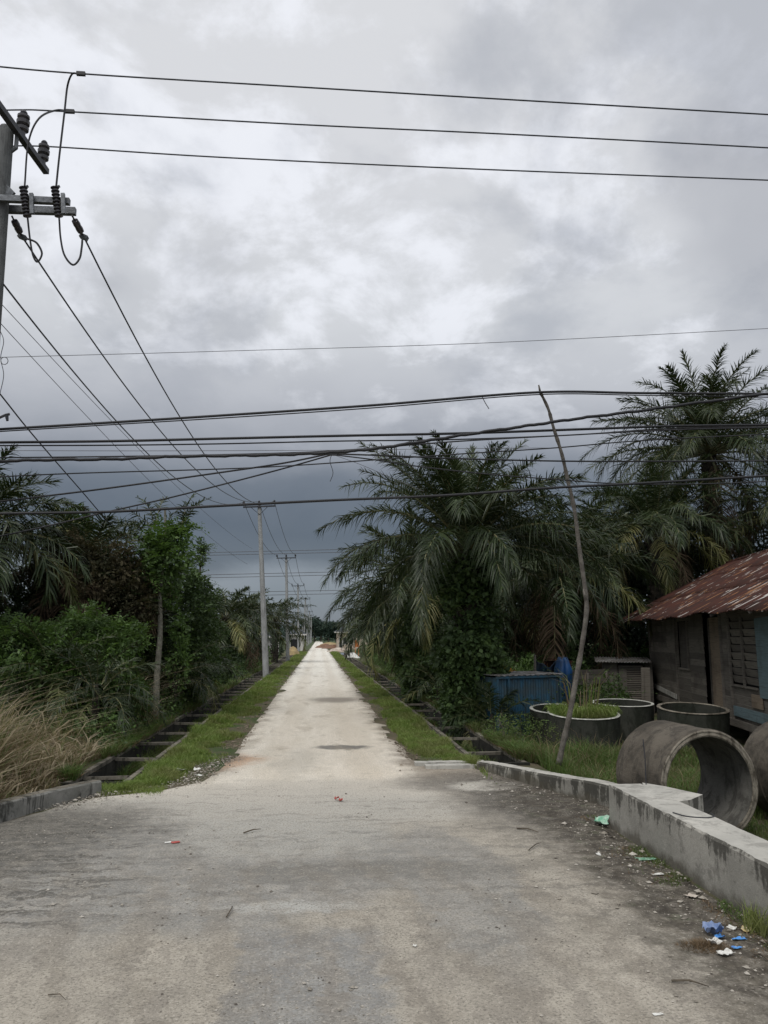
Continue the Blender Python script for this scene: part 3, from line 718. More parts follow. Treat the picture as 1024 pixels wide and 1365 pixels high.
def ring(px, py, wpx, label, zt, tilt=(.05, 0), th=.07, rim='ringrim'):
    c = G(px, py, zt); r = wpx/F0*sqrt(c.x**2+c.y**2)*.5
    t = empty('well_ring', (c.x, c.y, 0), label, 'well ring', 'upright concrete well rings in the yard')
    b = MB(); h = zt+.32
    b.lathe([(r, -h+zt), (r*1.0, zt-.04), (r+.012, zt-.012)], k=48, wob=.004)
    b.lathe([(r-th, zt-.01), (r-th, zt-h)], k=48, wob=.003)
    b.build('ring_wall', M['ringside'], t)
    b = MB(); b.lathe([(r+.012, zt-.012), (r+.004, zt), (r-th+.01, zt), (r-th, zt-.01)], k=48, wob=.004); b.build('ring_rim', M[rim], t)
    t.rotation_euler = (tilt[0], tilt[1], 0)
    return c, r, zt
ring(744, 944, 72, 'upright concrete ring between the blue tank and the grass filled ring', .50, (.09, 0), .08)
rc, rr, rzt = ring(777, 950, 88, 'upright concrete ring overflowing with grass beside the bamboo pole', .52, (.08, 0))
ring(829, 936, 74, 'upright concrete ring farthest back, in front of the shed', .66, (.05, .0), .06)
ring(922, 943, 82, 'dark upright concrete ring in front of the wooden house', .62, (.09, 0), .08, 'pipeedge')

# ================================================================= GRASS
def verge(label, sgn, xin, xout, n):
    """grass between street edge and drain"""
    y = 1/(1/12.6-R.random(n)*(1/12.6-1/125)); lb = LB()
    u = R.random(n); u = u**.8
    inner = xin(y); x = inner+(xout-inner)*u
    x = x+R.normal(0, .05, n)
    den = fbm(x*2+30, y*1.1+sgn*9)
    k = (den+.5*u > .60+R.normal(0, .06, n)) & (np.abs(x) < abs(xout)-.01)
    x, y, u, den = x[k], y[k], u[k], den[k]
    h = (.035+.26*np.clip(den-.33, 0, 1)*(.5+u))*R.uniform(.4, 1.7, len(x)) * np.interp(y, [12, 30, 120], [1, 1.1, 1.5])
    w = .006+.00042*y
    blades(lb, x*1.0, y, gh(x, y)-.01, h, w*R.uniform(.7, 1.3, len(x)), .6, 0)
    o = lb.build('verge_grass', [M['grass']]); return tagit(o, label, 'grass', kind='stuff')
verge('short green grass on the left verge between drain and pale street', -1, lambda y: -np.interp(y, [12.3, 12.9, 13.6, 16, 30, 120], [3.0, 2.6, 2.15, 1.75, 1.72, 1.5]), -2.95, 90000)
verge('short green grass on the right verge between pale street and drain', 1, lambda y: np.interp(y, [12.3, 14.4, 15, 16.5, 30, 120], [9, 2.6, 2.1, 1.85, 1.85, 1.6]), 2.84, 90000)
# greener tufts at the tip of the left verge
lb = LB(); n = 5000
x = R.uniform(-3.35, -2.3, n); y = 12.75+R.normal(0, .16, n)-.25*(x+2.8); h = R.uniform(.03, .12, n)
blades(lb, x, y, gh(x, y)-.01, h, np.full(n, .009), .6, 0)
tagit(lb.build('verge_grass', [M['grass']]), 'bright low grass clump at the end of the left kerb', 'grass', kind='stuff')

# yard grass right
lb = LB(); n = 120000
y = 1/(1/7-R.random(n)*(1/7-1/32)); x = 4.15+R.random(n)**1.0*8.5
keep = (fbm(x*.9, y*.9+50) > .34+R.normal(0, .06, n)) & ~((x < 4.9) & (y < 9.2)) & ~((np.hypot(x-5.1, y-10.1) < .75)) & (x < 8.9+.0*y)
x, y = x[keep], y[keep]
h = (.12+.5*np.clip(fbm(x*.7+8, y*.7)-.3, 0, 1))*R.uniform(.5, 1.4, len(x))
h *= np.where((y > 18.5) & (y < 23), .6, 1.0)*np.where((y > 11.5) & (y < 17.3), 1.6, 1.0)*np.where(y < 11.4, .55, 1)
blades(lb, x, y, gh(x, y)-.02, h, .006+.0005*y, .55, 0)
k = R.random(len(x)) < .08
blades(lb, x[k], y[k], gh(x[k], y[k]), h[k]*1.25, .006+.0004*y[k], .7, 1)
tagit(lb.build('yard_grass', [M['yardgrass'], M['straw']]), 'long green grass and weeds in the yard around the concrete rings', 'grass', kind='stuff')
# grass in the ring
lb = LB(); n = 1500
a = R.uniform(0, 2*pi, n); q = rr*.9*R.random(n)**.5
x = rc.x+q*np.cos(a); y = rc.y+q*np.sin(a); h = R.uniform(.12, .42, n)
b_ = np.stack([x, y, np.full(n, rzt-.12)], 1); out = np.stack([np.cos(a), np.sin(a), 0*a], 1)
m_ = b_+out*(h*.25)[:, None]+np.stack([0*h, 0*h, h*.75], 1); tp = b_+out*(h*.6)[:, None]+np.stack([0*h, 0*h, h*R.uniform(.1, 1.0, n)], 1)
f = R.uniform(0, pi, n); lb.blades(b_, m_, tp, np.stack([np.cos(f), np.sin(f), 0*f], 1)*.010, 0)
for k_ in range(26):
    a0 = random.uniform(0, 6.28); hh = random.uniform(.7, 1.35); bs = np.array([[rc.x+.3*cos(a0), rc.y+.3*sin(a0), rzt-.1]])
    lb.blades(bs, bs+np.array([[.15*cos(a0), 0, hh*.7]]), bs+np.array([[.45*cos(a0)*hh, .1, hh*random.uniform(.8, 1)]]), np.array([[.011, .004, 0]]), 1 if k_ % 2 else 0)
tagit(lb.build('ring_grass', [M['grass'], M['straw']]), 'tall grass growing out of the concrete ring beside the bamboo pole', 'grass', kind='stuff')

# dry grass left
lb = LB(); n = 42000
y = R.uniform(9.0, 22, n); x = -4.0-R.random(n)**1.2*7.5
kx = -np.interp(y, [9, 10.5, 11.7, 12.6, 13.4, 20], [5.6, 4.45, 3.9, 3.6, 4.15, 4.2])
keep = (x < kx) & (fbm(x*.8+70, y*.8) > .33+R.normal(0, .05, n))
x, y = x[keep], y[keep]; n = len(x)
big = sstep(.34, .6, fbm(x*.55+3, y*.55+21))
h = (.4+1.1*big)*R.uniform(.4, 1.3, n)*np.interp(x, [-9, -5.2, -4.2], [1.1, .95, .4]); 
blades(lb, x, y, gh(x, y)-.02, h*.8, R.uniform(.008, .018, n), 1.0, 0)
k = R.random(n) < .16
for rep_ in range(2): blades(lb, x[k], y[k]+.05*rep_, gh(x[k], y[k])+h[k]*.25, h[k]*.8, R.uniform(.018, .034, k.sum()), 1.5, 2)
k = R.random(n) < .22
blades(lb, x[k], y[k], gh(x[k], y[k])-.02, h[k]*1.05, R.uniform(.008, .018, k.sum()), .8, 1)
n = 9000; y = R.uniform(9.5, 20, n); x = -4.25-R.random(n)*6; h = R.uniform(.05, .25, n)
k = x < np.interp(y, [9, 10.5, 11.7, 12.6], [-5.6, -4.6, -4.1, -3.9]); x, y, h = x[k], y[k], h[k]
blades(lb, x, y, gh(x, y)-.02, h, np.full(len(x), .014), 2.5, 0)
tagit(lb.build('dry_grass', [M['straw'], M['yardgrass'], M['straw2']]), 'tall withered straw coloured grass behind the left kerb', 'dry grass', kind='stuff')

# ================================================================= TREES AND PLANTS
OILP = 'oil palms'
def oil_palm(px, py, y, h, label, L=4.6, nf=38, ll=.8, n=62, dead=3, yellow=2, up=1.35, seed=0, vine=0, lean=0, r=.3, stubs=True, droop=1.0, group=OILP, low=.02, lw=.022):
    """trunk axis passes pixel (px,py) at world depth y; h = height of the crown base"""
    p = A(px, py, y); zb = float(gh(p.x, p.y))
    t = empty('oil_palm', (p.x, p.y, zb), label, 'palm tree', group)
    palm_trunk(h, r, t, seed, stubs)
    if y > 40: lw = .034; nf = int(nf*1.2)
    c = palm_crown('crown', t, nf, L, ll, n, dead, yellow, 0, up=up, seed=seed, bigdroop=droop, low=low, lw=lw)
    c.location = (0, 0, h)
    if vine:
        lb = LB(); bl = []
        for i in range(int(h/.42)):
            a = random.uniform(0, 6.28); z = .1+i*.42
            bl.append((.18*cos(a), .18*sin(a), z, .3+vine*random.uniform(.4, .9), .3+vine*random.uniform(.4, .9), .42))
        leafcloud(lb, bl, int(3000*h*(.5+vine)), .15, 0, ratio=.36)
        sprays(lb, bl, int(70*h*(.5+vine)), .13, 14, .65)
        lb.build('climbing_fern', [M['bush']], t)
    t.rotation_euler = (0, lean, 0)
    return t
# right hand side
oil_palm(628, 960, 22.0, 4.75, 'large oil palm with fern covered trunk, nearest the right drain', L=4.3, nf=66, ll=.74, n=112, dead=0, yellow=0, seed=1, vine=.75, r=.38, up=1.4, droop=.88, low=.22, lw=.017)
oil_palm(752, 930, 30.0, 4.9, 'oil palm with brownish lower fronds behind the bamboo pole', L=4.6, nf=56, ll=.85, n=90, dead=5, yellow=1, up=1.25, seed=2, vine=.2, r=.36, lw=.02)
oil_palm(562, 920, 31.0, 4.0, 'oil palm just beyond the fern covered palm, its fronds drooping towards the street', L=4.2, nf=54, n=80, dead=0, yellow=1, up=1.25, seed=3, vine=.6, low=.1, lw=.02)
oil_palm(545, 900, 46.0, 3.7, 'third oil palm along the right side of the street', L=4.6, nf=40, n=50, dead=2, seed=4, vine=.4, group=OILP, up=1.1)
oil_palm(525, 890, 60.0, 3.6, 'oil palm in the far row, fourth from the fern covered palm', L=4.5, nf=40, n=46, dead=2, seed=5, vine=.3, up=1.1)
oil_palm(508, 888, 76.0, 3.6, 'oil palm in the far row close to the cream bungalow', L=4.8, nf=36, n=40, dead=2, seed=14, vine=.3, up=1.1)
oil_palm(497, 880, 98.0, 3.8, 'farthest oil palm on the right, beside the cream bungalow', L=5.0, nf=34, n=36, dead=1, seed=15, vine=.3, up=1.1)
oil_palm(965, 930, 36.0, 11.3, 'tallest oil palm, rising behind the wooden house at the right edge', L=6.3, nf=70, ll=1.1, n=100, dead=5, yellow=3, seed=6, r=.33, up=1.42, droop=1.1)
oil_palm(885, 930, 33.5, 7.2, 'oil palm with yellowing hanging fronds left of the house roof', L=4.6, nf=56, ll=.95, n=76, dead=3, yellow=7, up=1.25, seed=7, r=.33, droop=1.1)
oil_palm(805, 920, 44.0, 6.0, 'distant oil palm seen between the bamboo pole and the house palms', L=4.4, nf=40, n=54, dead=2, seed=8, up=1.2)
oil_palm(1085, 930, 34.0, 8.0, 'oil palm behind the ridge of the rusty roof, mostly cut by the right edge', L=5.0, nf=46, n=60, dead=5, yellow=5, up=1.1, seed=9)
oil_palm(690, 915, 38.0, 3.4, 'oil palm standing in the gap behind the blue tank', L=4.6, nf=34, n=50, dead=3, seed=10, vine=.3, up=1.1)
oil_palm(600, 905, 42.0, 4.4, 'oil palm half hidden behind the fern covered palm', L=4.8, nf=34, n=48, dead=2, seed=12, vine=.3, up=1.1)
oil_palm(722, 915, 36.0, 5.2, 'oil palm rising behind the blue tarpaulin in the middle of the plantation', L=4.6, nf=48, n=64, dead=3, seed=16, lw=.026, up=1.2)
oil_palm(838, 915, 39.0, 6.4, 'oil palm between the distant one and the yellowing one left of the house', L=4.8, nf=48, n=60, dead=3, yellow=3, seed=17, lw=.028, up=1.2)
# left hand side
oil_palm(-70, 940, 21.0, 4.7, 'dark oil palm cut by the left edge of the photo', L=3.4, nf=50, n=80, dead=3, seed=21, vine=.5, up=1.3, droop=1.15)
oil_palm(110, 930, 24.6, 4.4, 'oil palm smothered in withered brown hanging fronds', L=3.1, nf=50, ll=.75, n=66, dead=38, yellow=2, seed=22, vine=.4, up=1.1, droop=1.25)
oil_palm(326, 900, 58.0, 3.3, 'low oil palm behind the nearest street pole', L=3.9, nf=34, n=46, dead=2, seed=23, up=1.15, vine=.1)
oil_palm(298, 905, 50.0, 3.3, 'low oil palm with dark trunk left of the nearest street pole', L=3.6, nf=34, n=46, dead=2, seed=24, up=1.1, vine=.1)
oil_palm(366, 890, 74.0, 3.7, 'small far oil palm between the first and second street poles', L=4.0, nf=30, n=40, dead=1, seed=25, up=1.1)
oil_palm(170, 930, 31.0, 3.3, 'oil palm hidden in the thicket behind the slender tree', L=3.9, nf=36, n=54, dead=9, seed=26, up=1.2, vine=.4)

def leafy_tree(name, px, y, h, label, cat='tree', blobs=None, nl=5000, size=.15, m='bush', tr=.05, trunk='bark', ns=120, sp=.6, group=None, m2=None, limbs=True):
    p = A(px, 900, y); zb = float(gh(p.x, p.y))
    t = empty(name, (p.x, p.y, zb), label, cat, group)
    b = MB(); b.tube(smooth_path([(0, 0, -.1), (.04, .02, h*.35), (-.05, .03, h*.65), (0, 0, h*.93)], 5), [tr*1.25-(tr*.9)*i/15 for i in range(16)], 8)
    if limbs:
        for q in blobs:
            z0 = max(.2, min(q[2]-.35*q[5]-.3, h*.8)); b.tube([(0, 0, z0*.8), (q[0]*.5, q[1]*.5, (z0+q[2])/2), (q[0], q[1], q[2])], [tr*.5, tr*.35, tr*.12], 5)
    b.build('trunk', M[trunk], t)
    lb = LB(); leafcloud(lb, blobs, nl, size); sprays(lb, blobs, ns, size*.95, 12, sp)
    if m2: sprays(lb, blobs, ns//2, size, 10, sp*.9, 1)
    lb.build('crown', [M[m], M[m2 or m]], t)
    return t
# slender tree at the left with pale trunk and tufted crown
px = 208; y = 23.0; p = A(px, 950, y)
t = empty('slender_tree', (p.x, p.y, 0), 'slender tree with bare pale trunk and feathery tufted top beside the left drain', 'tree')
b = MB(); pts = [(.0, 0, -.1), (-.02, .02, 1.2), (.02, 0, 2.4), (-.03, 0, 3.6), (.05, .02, 5.0), (.0, 0, 6.0)]
b.tube(smooth_path(pts, 5), [.10-.07*i/25 for i in range(26)], 9); b.build('trunk', M['paletrunk'], t)
lb = LB(); tb = MB(); bl = [(.05, 0, 5.05, .5, .42, .36), (.2, -.1, 4.5, .58, .5, .38), (-.1, .1, 4.0, .42, .4, .36), (.4, .2, 5.3, .3, .3, .3), (-.3, .1, 4.7, .3, .3, .3)]
leafcloud(lb, bl, 2600, .14); sprays(lb, bl, 260, .15, 14, .6)
bl2 = [(.2, .15, 3.3, .22, .25, .35), (.5, .4, 2.5, .22, .25, .5), (.55, .5, 1.6, .25, .25, .6)]
leafcloud(lb, bl2, 900, .11); sprays(lb, bl2, 60, .12, 12, .4)
lb.build('crown', [M['bush2']], t)
lb = LB(); tb = MB()
for bx, az, e0, L_ in ((-.25, 2.6, 1.35, 1.3), (-.25, 1.2, 1.5, 1.2), (-.3, 3.4, .9, 1.2), (.5, .2, 1.3, 1.3), (.5, 1.1, 1.5, 1.35), (.45, -.6, 1.2, 1.1), (-.5, 3.9, .3, 1.1), (.0, .3, 1.3, 1.0), (-.3, 3.0, .6, 1.1)):
    frond(lb, tb, (bx, 0, 5.35), az, e0, L_, .9, 20, .42, 0, 0, lw=.02, hang=.25)
o = lb.build('top_fronds', [M['palm']], t); tb.build('frond_stalks', M['rachis'], o)
t2 = leafy_tree('young_tree', 262, 29.0, 5.6, 'young tree with a single leafy shoot above the left thicket', blobs=[(.0, 0, 5.45, .2, .2, .22), (.03, 0, 4.95, .12, .12, .2), (-.1, 0, 4.2, .4, .4, .35), (.1, .1, 3.5, .55, .5, .45), (.1, 0, 2.5, .7, .6, .6), (0, 0, 1.4, .8, .8, .8)], nl=6500, size=.13, m='bush', ns=210, sp=.42)
leafy_tree('broadleaf_tree', 45, 24.5, 4.6, 'dark broadleaf tree between the two left edge palms', blobs=[(-.3, 0, 3.9, .7, .7, .5), (.5, .2, 3.5, .7, .7, .5), (-1, .2, 3.1, .9, .8, .6), (.3, -.6, 2.8, 1.0, .9, .7), (1.0, 0, 2.4, .8, .8, .6), (0, -.8, 1.8, 1.4, .9, .8)], nl=13000, size=.13, m='bush3', ns=420, tr=.1, m2='bush')
leafy_tree('vine_tree', 128, 22.9, 5.2, 'mound of withered brown vines draped over a tree beside the brown palm', blobs=[(-.9, 0, 4.75, .7, .5, .4), (.1, 0, 4.55, .8, .5, .45), (.9, .1, 4.0, .6, .5, .5), (-1.3, 0, 4.1, .7, .5, .5), (-.3, -.2, 3.8, .9, .6, .6), (1.1, .1, 3.3, .5, .5, .6)], nl=7500, size=.13, m='brownleaf', ns=330, tr=.09, m2='bush3', sp=.6)
leafy_tree('broadleaf_tree', 90, 26.0, 6.4, 'leafy tree whose rounded tip stands above the brown fronds', blobs=[(0, 0, 6.2, .28, .28, .28), (.35, .1, 5.9, .2, .2, .2), (-.1, 0, 5.8, .5, .4, .28), (-.4, 0, 5.4, .6, .5, .3)], nl=2600, size=.13, m='bush', ns=110, tr=.09, m2='brownleaf', sp=.4)
leafy_tree('broadleaf_tree', 140, 20.5, 3.0, 'pale green bushy tree in front of the brown palm', blobs=[(-.5, 0, 2.7, .6, .6, .4), (.3, .1, 2.3, .6, .6, .45), (-1.2, .1, 2.1, .7, .7, .5), (-.2, -.3, 1.8, .8, .8, .6), (-1.4, -.2, 1.2, .9, .8, .7), (.3, -.1, 1.0, .7, .7, .7)], nl=13000, size=.11, m='bush2', ns=420, tr=.06, m2='bush', sp=.45)
leafy_tree('broadleaf_tree', 20, 19.5, 2.9, 'bushy tree with light leaf tips at the left edge above the dry grass', blobs=[(0, 0, 2.4, .7, .7, .4), (.9, .1, 2.1, .6, .6, .4), (-.9, .1, 2.2, .7, .7, .5), (1.4, 0, 1.3, .8, .7, .6), (.2, -.3, 1.3, 1.0, .9, .7)], nl=12000, size=.11, m='bush2', ns=400, tr=.06, m2='bush', sp=.45)
leafy_tree('broadleaf_tree', 272, 37.0, 3.7, 'rounded bush tree beside the left drain, left of the low palms', blobs=[(-.3, 0, 3.2, .5, .5, .4), (.3, .1, 2.6, .6, .6, .5), (-.4, -.2, 1.9, .8, .8, .6), (.4, .2, 1.1, .8, .8, .7)], nl=9000, size=.13, m='bush', ns=300, tr=.07, m2='brownleaf', sp=.5)
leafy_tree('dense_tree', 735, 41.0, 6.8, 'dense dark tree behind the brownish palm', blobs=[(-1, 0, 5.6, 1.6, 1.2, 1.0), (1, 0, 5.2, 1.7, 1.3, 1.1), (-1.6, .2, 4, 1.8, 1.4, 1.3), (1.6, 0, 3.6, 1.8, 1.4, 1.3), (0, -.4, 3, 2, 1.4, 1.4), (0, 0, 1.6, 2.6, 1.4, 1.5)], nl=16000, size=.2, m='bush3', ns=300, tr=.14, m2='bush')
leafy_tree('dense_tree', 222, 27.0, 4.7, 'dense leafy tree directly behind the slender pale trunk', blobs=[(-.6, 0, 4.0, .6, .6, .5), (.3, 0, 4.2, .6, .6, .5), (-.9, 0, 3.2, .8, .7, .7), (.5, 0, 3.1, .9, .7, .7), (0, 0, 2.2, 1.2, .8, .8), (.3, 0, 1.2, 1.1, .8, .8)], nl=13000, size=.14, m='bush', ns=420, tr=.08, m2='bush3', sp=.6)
leafy_tree('dense_tree', 160, 26.0, 5.0, 'dark tree between the brown palm and the slender tree', blobs=[(-.4, 0, 4.2, .7, .6, .5), (.4, 0, 3.8, .7, .6, .6), (-.9, 0, 3.2, .8, .7, .7), (.5, 0, 2.8, .9, .7, .7)], nl=9000, size=.14, m='bush3', ns=320, tr=.08, m2='brownleaf', sp=.6)
YP_ = 'young oil palms in the undergrowth'
for (px, y, h, L_, lab, sd) in ((128, 18.6, .9, 1.7, 'young palm fronds rising among the bushes above the dry grass', 31), (70, 19.2, 1.3, 1.8, 'young palm left in the thicket near the left edge', 32), (232, 26.0, .9, 1.7, 'small feathery palm right of the slender pale trunk', 33), (655, 20.6, .2, 1.2, 'small palm seedling beside the fern covered trunk', 34), (585, 29.0, .6, 1.8, 'young palm in the undergrowth right of the far drain', 35), (256, 31.0, 1.0, 1.9, 'young palm beside the left drain below the leafy shoot', 36)):
    oil_palm(px, 930, y, h, lab, L=L_, nf=22, ll=.42, n=40, dead=1, yellow=2, seed=sd, r=.10, up=1.3, droop=1.1, stubs=False, group=YP_, lw=.014)
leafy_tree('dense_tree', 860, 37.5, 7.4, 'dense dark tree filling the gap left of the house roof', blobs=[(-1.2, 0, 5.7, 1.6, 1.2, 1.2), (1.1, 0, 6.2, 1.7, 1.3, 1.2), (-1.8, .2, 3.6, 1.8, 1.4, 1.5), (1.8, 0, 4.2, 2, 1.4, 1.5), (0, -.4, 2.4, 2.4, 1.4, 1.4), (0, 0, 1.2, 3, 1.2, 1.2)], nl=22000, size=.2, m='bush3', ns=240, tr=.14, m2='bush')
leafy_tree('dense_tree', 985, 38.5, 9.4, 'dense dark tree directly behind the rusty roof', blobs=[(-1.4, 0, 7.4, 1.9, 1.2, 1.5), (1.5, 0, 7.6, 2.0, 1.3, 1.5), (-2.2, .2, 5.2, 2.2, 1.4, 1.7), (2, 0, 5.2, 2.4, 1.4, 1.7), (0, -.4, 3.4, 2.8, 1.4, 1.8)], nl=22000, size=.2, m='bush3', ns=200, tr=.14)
leafy_tree('shrub', 690, 29.0, 1.9, 'bright green leafy shrub behind the blue tank', 'shrub', blobs=[(-.5, 0, 1.1, .7, .6, .55), (.4, 0, 1.2, .8, .6, .55), (0, -.2, .6, 1.1, .7, .6), (1.0, 0, .8, .6, .6, .6)], nl=6500, size=.13, m='bush2', ns=200, tr=.04)
t = leafy_tree('croton_plant', 686, 27.5, 1.75, 'small plant with orange leaves in front of the green shrub', 'plant', blobs=[(-.2, 0, 1.5, .16, .12, .10), (.05, 0, 1.38, .16, .12, .09), (.2, -.05, 1.2, .12, .1, .12)], nl=26, size=.13, m='orangeleaf', ns=3, tr=.02, sp=.16)
leafy_tree('shrub', 850, 31.0, 1.9, 'low green shrub behind the shed roof', 'shrub', blobs=[(-1.3, 0, 1.3, .8, .6, .6), (0, 0, 1.5, .9, .6, .6), (1.2, 0, 1.3, .8, .6, .7), (0, -.2, .7, 1.8, .7, .6)], nl=7000, size=.13, m='bush', ns=200, tr=.04, m2='bush2')
leafy_tree('shrub', 632, 25.5, 1.7, 'leafy shrub at the foot of the far palms behind the fern covered trunk', 'shrub', blobs=[(0, 0, .8, .5, .5, .4), (.5, .2, 1.2, .5, .5, .45), (-.2, .4, .5, .5, .6, .35), (.9, 0, .7, .5, .5, .5)], nl=6500, size=.09, m='bush', ns=340, tr=.03, m2='bush2', sp=.4)
leafy_tree('shrub', 668, 17.4, .8, 'small weedy bush at the foot of the blue tank', 'shrub', blobs=[(0, 0, .35, .22, .2, .2), (.45, .1, .25, .22, .2, .18), (.9, .0, .2, .25, .2, .18)], nl=1000, size=.05, m='yardgrass', ns=60, tr=.012, sp=.28)

# continuous undergrowth that nobody could count
def undergrowth(label, gen, nb, nl, size, mats, ns, sp=.5):
    lb = LB(); bl = [gen() for _ in range(nb)]
    h = nb//3
    leafcloud(lb, bl[:h], nl//3, size, 0); leafcloud(lb, bl[h:2*h], nl//3, size*.9, 1); leafcloud(lb, bl[2*h:], nl//3, size, 2)
    sprays(lb, bl[:h], ns//2, size, 12, sp, 0); sprays(lb, bl[h:], ns//2, size, 12, sp, 1)
    return tagit(lb.build('undergrowth', mats), label, 'undergrowth', kind='stuff')
def ul(y0, y1, x0, x1, hh):
    def g():
        y = 1/(1/y0-random.random()*(1/y0-1/y1)); x = random.uniform(x0, x1); f = min(1, (abs(x)-abs(x0 if abs(x0) < abs(x1) else x1)+.25)/2.0)
        nzv = float(fbm(x*.55+40, y*.28, 2)); top = .3+hh*f*min(1.45, max(.25, (nzv-.18)*2.6))
        z = random.uniform(.1, top); r = random.uniform(.28, .7)*(1+y/120)
        return (x, y, z, r, r, r*random.uniform(.5, .9))
    return g
undergrowth('tangled green thicket along the left drain', ul(18, 60, -11, -4.9, 2.2), 330, 130000, .10, [M['bush'], M['bush3'], M['bush2']], 2600, .75)
undergrowth('low weeds between the left drain and the thicket', ul(17, 90, -5.6, -4.4, .25), 130, 26000, .08, [M['bush'], M['bush2'], M['yardgrass']], 700, .3)
undergrowth('shaded green undergrowth below the right hand palms', ul(24, 75, 5.2, 9.5, 1.6), 190, 66000, .11, [M['bush'], M['bush2'], M['bush2']], 2400, .7)
undergrowth('weeds spilling over the outer edge of the right drain', ul(21.5, 80, 4.55, 6.4, .9), 150, 42000, .07, [M['bush2'], M['bush2'], M['yardgrass']], 900, .3)
undergrowth('bushy growth far along the right side below the last palms', ul(60, 135, 6.2, 20, 2.2), 90, 22000, .28, [M['bush'], M['bush3'], M['bush2']], 400)
undergrowth('dark undergrowth behind the yard and the wooden house', ul(33, 46, 9.0, 22, 3.4), 120, 36000, .18, [M['bush3'], M['bush3'], M['bush']], 500)
undergrowth('dark thicket far back between the left hand palms', ul(62, 130, -22, -5.2, 2.6), 110, 26000, .3, [M['bush3'], M['bush'], M['bush3']], 400)

# far tree line
def far_tree(px, y, h, w, label, seed):
    p = A(px, 852, y); t = empty('far_tree', (p.x, p.y, 0), label, 'tree', 'trees across the end of the street')
    b = MB(); b.tube([(0, 0, -.2), (.1, 0, h*.4), (0, 0, h*.8)], [.35, .25, .1], 6); b.build('trunk', M['bark'], t)
    bl = []
    for i in range(9):
        a = random.uniform(0, 6.28); q = random.uniform(0, .75); bl.append((w*.5*q*cos(a), w*.4*q*sin(a), h*random.uniform(.3, .86), w*.24, w*.22, h*.17))
    lb = LB(); leafcloud(lb, bl, 2600, .9); lb.build('crown', [M['treeline']], t)
names = ['leftmost', 'second from the left', 'third from the left', 'fourth from the left', 'fifth from the left', 'sixth from the left', 'seventh from the left', 'rightmost']
for i, (px, h) in enumerate([(398, 9), (410, 12), (419, 13), (428, 10), (438, 9), (448, 8.5), (458, 8), (470, 9)]):
    far_tree(px, 380+random.uniform(-25, 25), h, random.uniform(9, 13), 'hazy dark tree across the street end, '+names[i]+' of the row', i)
lb = LB(); bl = [(random.uniform(-260, 330), random.uniform(430, 520), random.uniform(1, 6), random.uniform(6, 11), 6, random.uniform(3, 6)) for _ in range(260)]
leafcloud(lb, bl, 30000, 1.8); tagit(lb.build('far_forest', [M['treeline']]), 'continuous dark forest edge on the horizon', 'forest', kind='stuff')

# ================================================================= WOODEN HOUSE
a_ = Vector((9.35, 28.4, 0)); 
pN = G(1000, 965, .3); pF = G(871, 924, .3)          # near and far ends of the sill line
d_ = (pN-pF).normalized(); WLEN = 13.5
ang = math.atan2(d_.y, d_.x)                          # local +x runs from the far corner towards the viewer
H = empty('wooden_house', (pF.x, pF.y, 0), 'weathered plank house on low stilts with rusty corrugated roof at the right', 'house')
H.rotation_euler = (0, 0, ang)
# local frame: x along the wall, +y to the east (away from the street is +y if rotated right)
EY = 1 if (Matrix.Rotation(ang, 3, 'Z') @ Vector((0, 1, 0))).x > 0 else -1
WD = 7.8; z0 = .30; z1 = 2.95
def hx(px, py=880):
    d = ray(px, py); det = d.x*(-d_.y)+d.y*d_.x; t_ = (pF.x*(-d_.y)+pF.y*d_.x)/det
    return (Vector((d.x*t_, d.y*t_, 0))-Vector((pF.x, pF.y, 0))).dot(Vector((d_.x, d_.y, 0)))
hA, hW0, hW1, hD0, hD1, hD2, hV0, hV1, hV2 = [hx(q) for q in (904, 907, 920, 940, 950, 964, 976, 993, 1011)]
print('HX', [round(q, 2) for q in (hA, hW0, hW1, hD0, hD1, hD2, hV0, hV1, hV2)])
def planks(b, x0, x1, za, zb, yy, step=.17, axis='x', mi=0, slant=0, skip=()):
    z = za
    while z < zb-.03:
        h = min(step*random.uniform(.8, 1.15), zb-z); x = x0
        while x < x1-.01:
            L = min(random.uniform(1.2, 3.2), x1-x); 
            if x1-x-L < .4: L = x1-x
            ok = not any(sx0 < x+L/2 < sx1 and sz0 < z+h/2 < sz1 for sx0, sx1, sz0, sz1 in skip)
            t_ = random.uniform(-.006, .006); rt = Matrix.Rotation(random.uniform(-.006, .006)+slant, 3, 'Y')
            rr_ = Matrix.Rotation(.09*EY, 3, 'X')
            if ok:
                if axis == 'x': b.box((x+L/2, yy-EY*(.012+t_), z+h/2), (L-.006, .02, h+.012), rt @ rr_, mi)
                else: b.box((yy, EY*(x+L/2), z+h/2), (.02, L-.006, h+.006), None, mi)
            x += L
        z += h
# wall panels between posts: (x0,x1,slant)
secs = [(0, hA, 0), (hA+.05, hD0, 0), (hD2, hV0, 0), (hV0+.02, WLEN, 0)]
b = MB()
b_blue = MB()
openings = [(hW0, hW1, 1.35, 2.75), (hD0, hD1, .3, 2.8), (hV0, hV2, 1.15, 2.75)]
planks(b, 0, hA, z0+.02, z1, 0, .185); planks(b, hA+.04, hW1+.04, z0+.02, 1.33, 0, .185); planks(b, hA+.04, hW1+.04, 2.78, z1, 0, .185)
planks(b, hW1+.05, hD0, z0+.02, z1, 0, .185); planks(b, hD2, hV0, z0+.02, z1, 0, .185)
planks(b, hV0+.02, WLEN, z0+.02, 1.12, 0, .19); planks(b, hV0+.02, WLEN, 2.76, z1, 0, .19); planks(b, hV2, WLEN, 1.12, 2.76, 0, .19)
b.build('plank_wall', M['plank'], H)
b = MB(); planks(b, .05, WD-.05, z0, z1, .0, .19, 'y'); b.build('plank_wall', M['plank'], H)
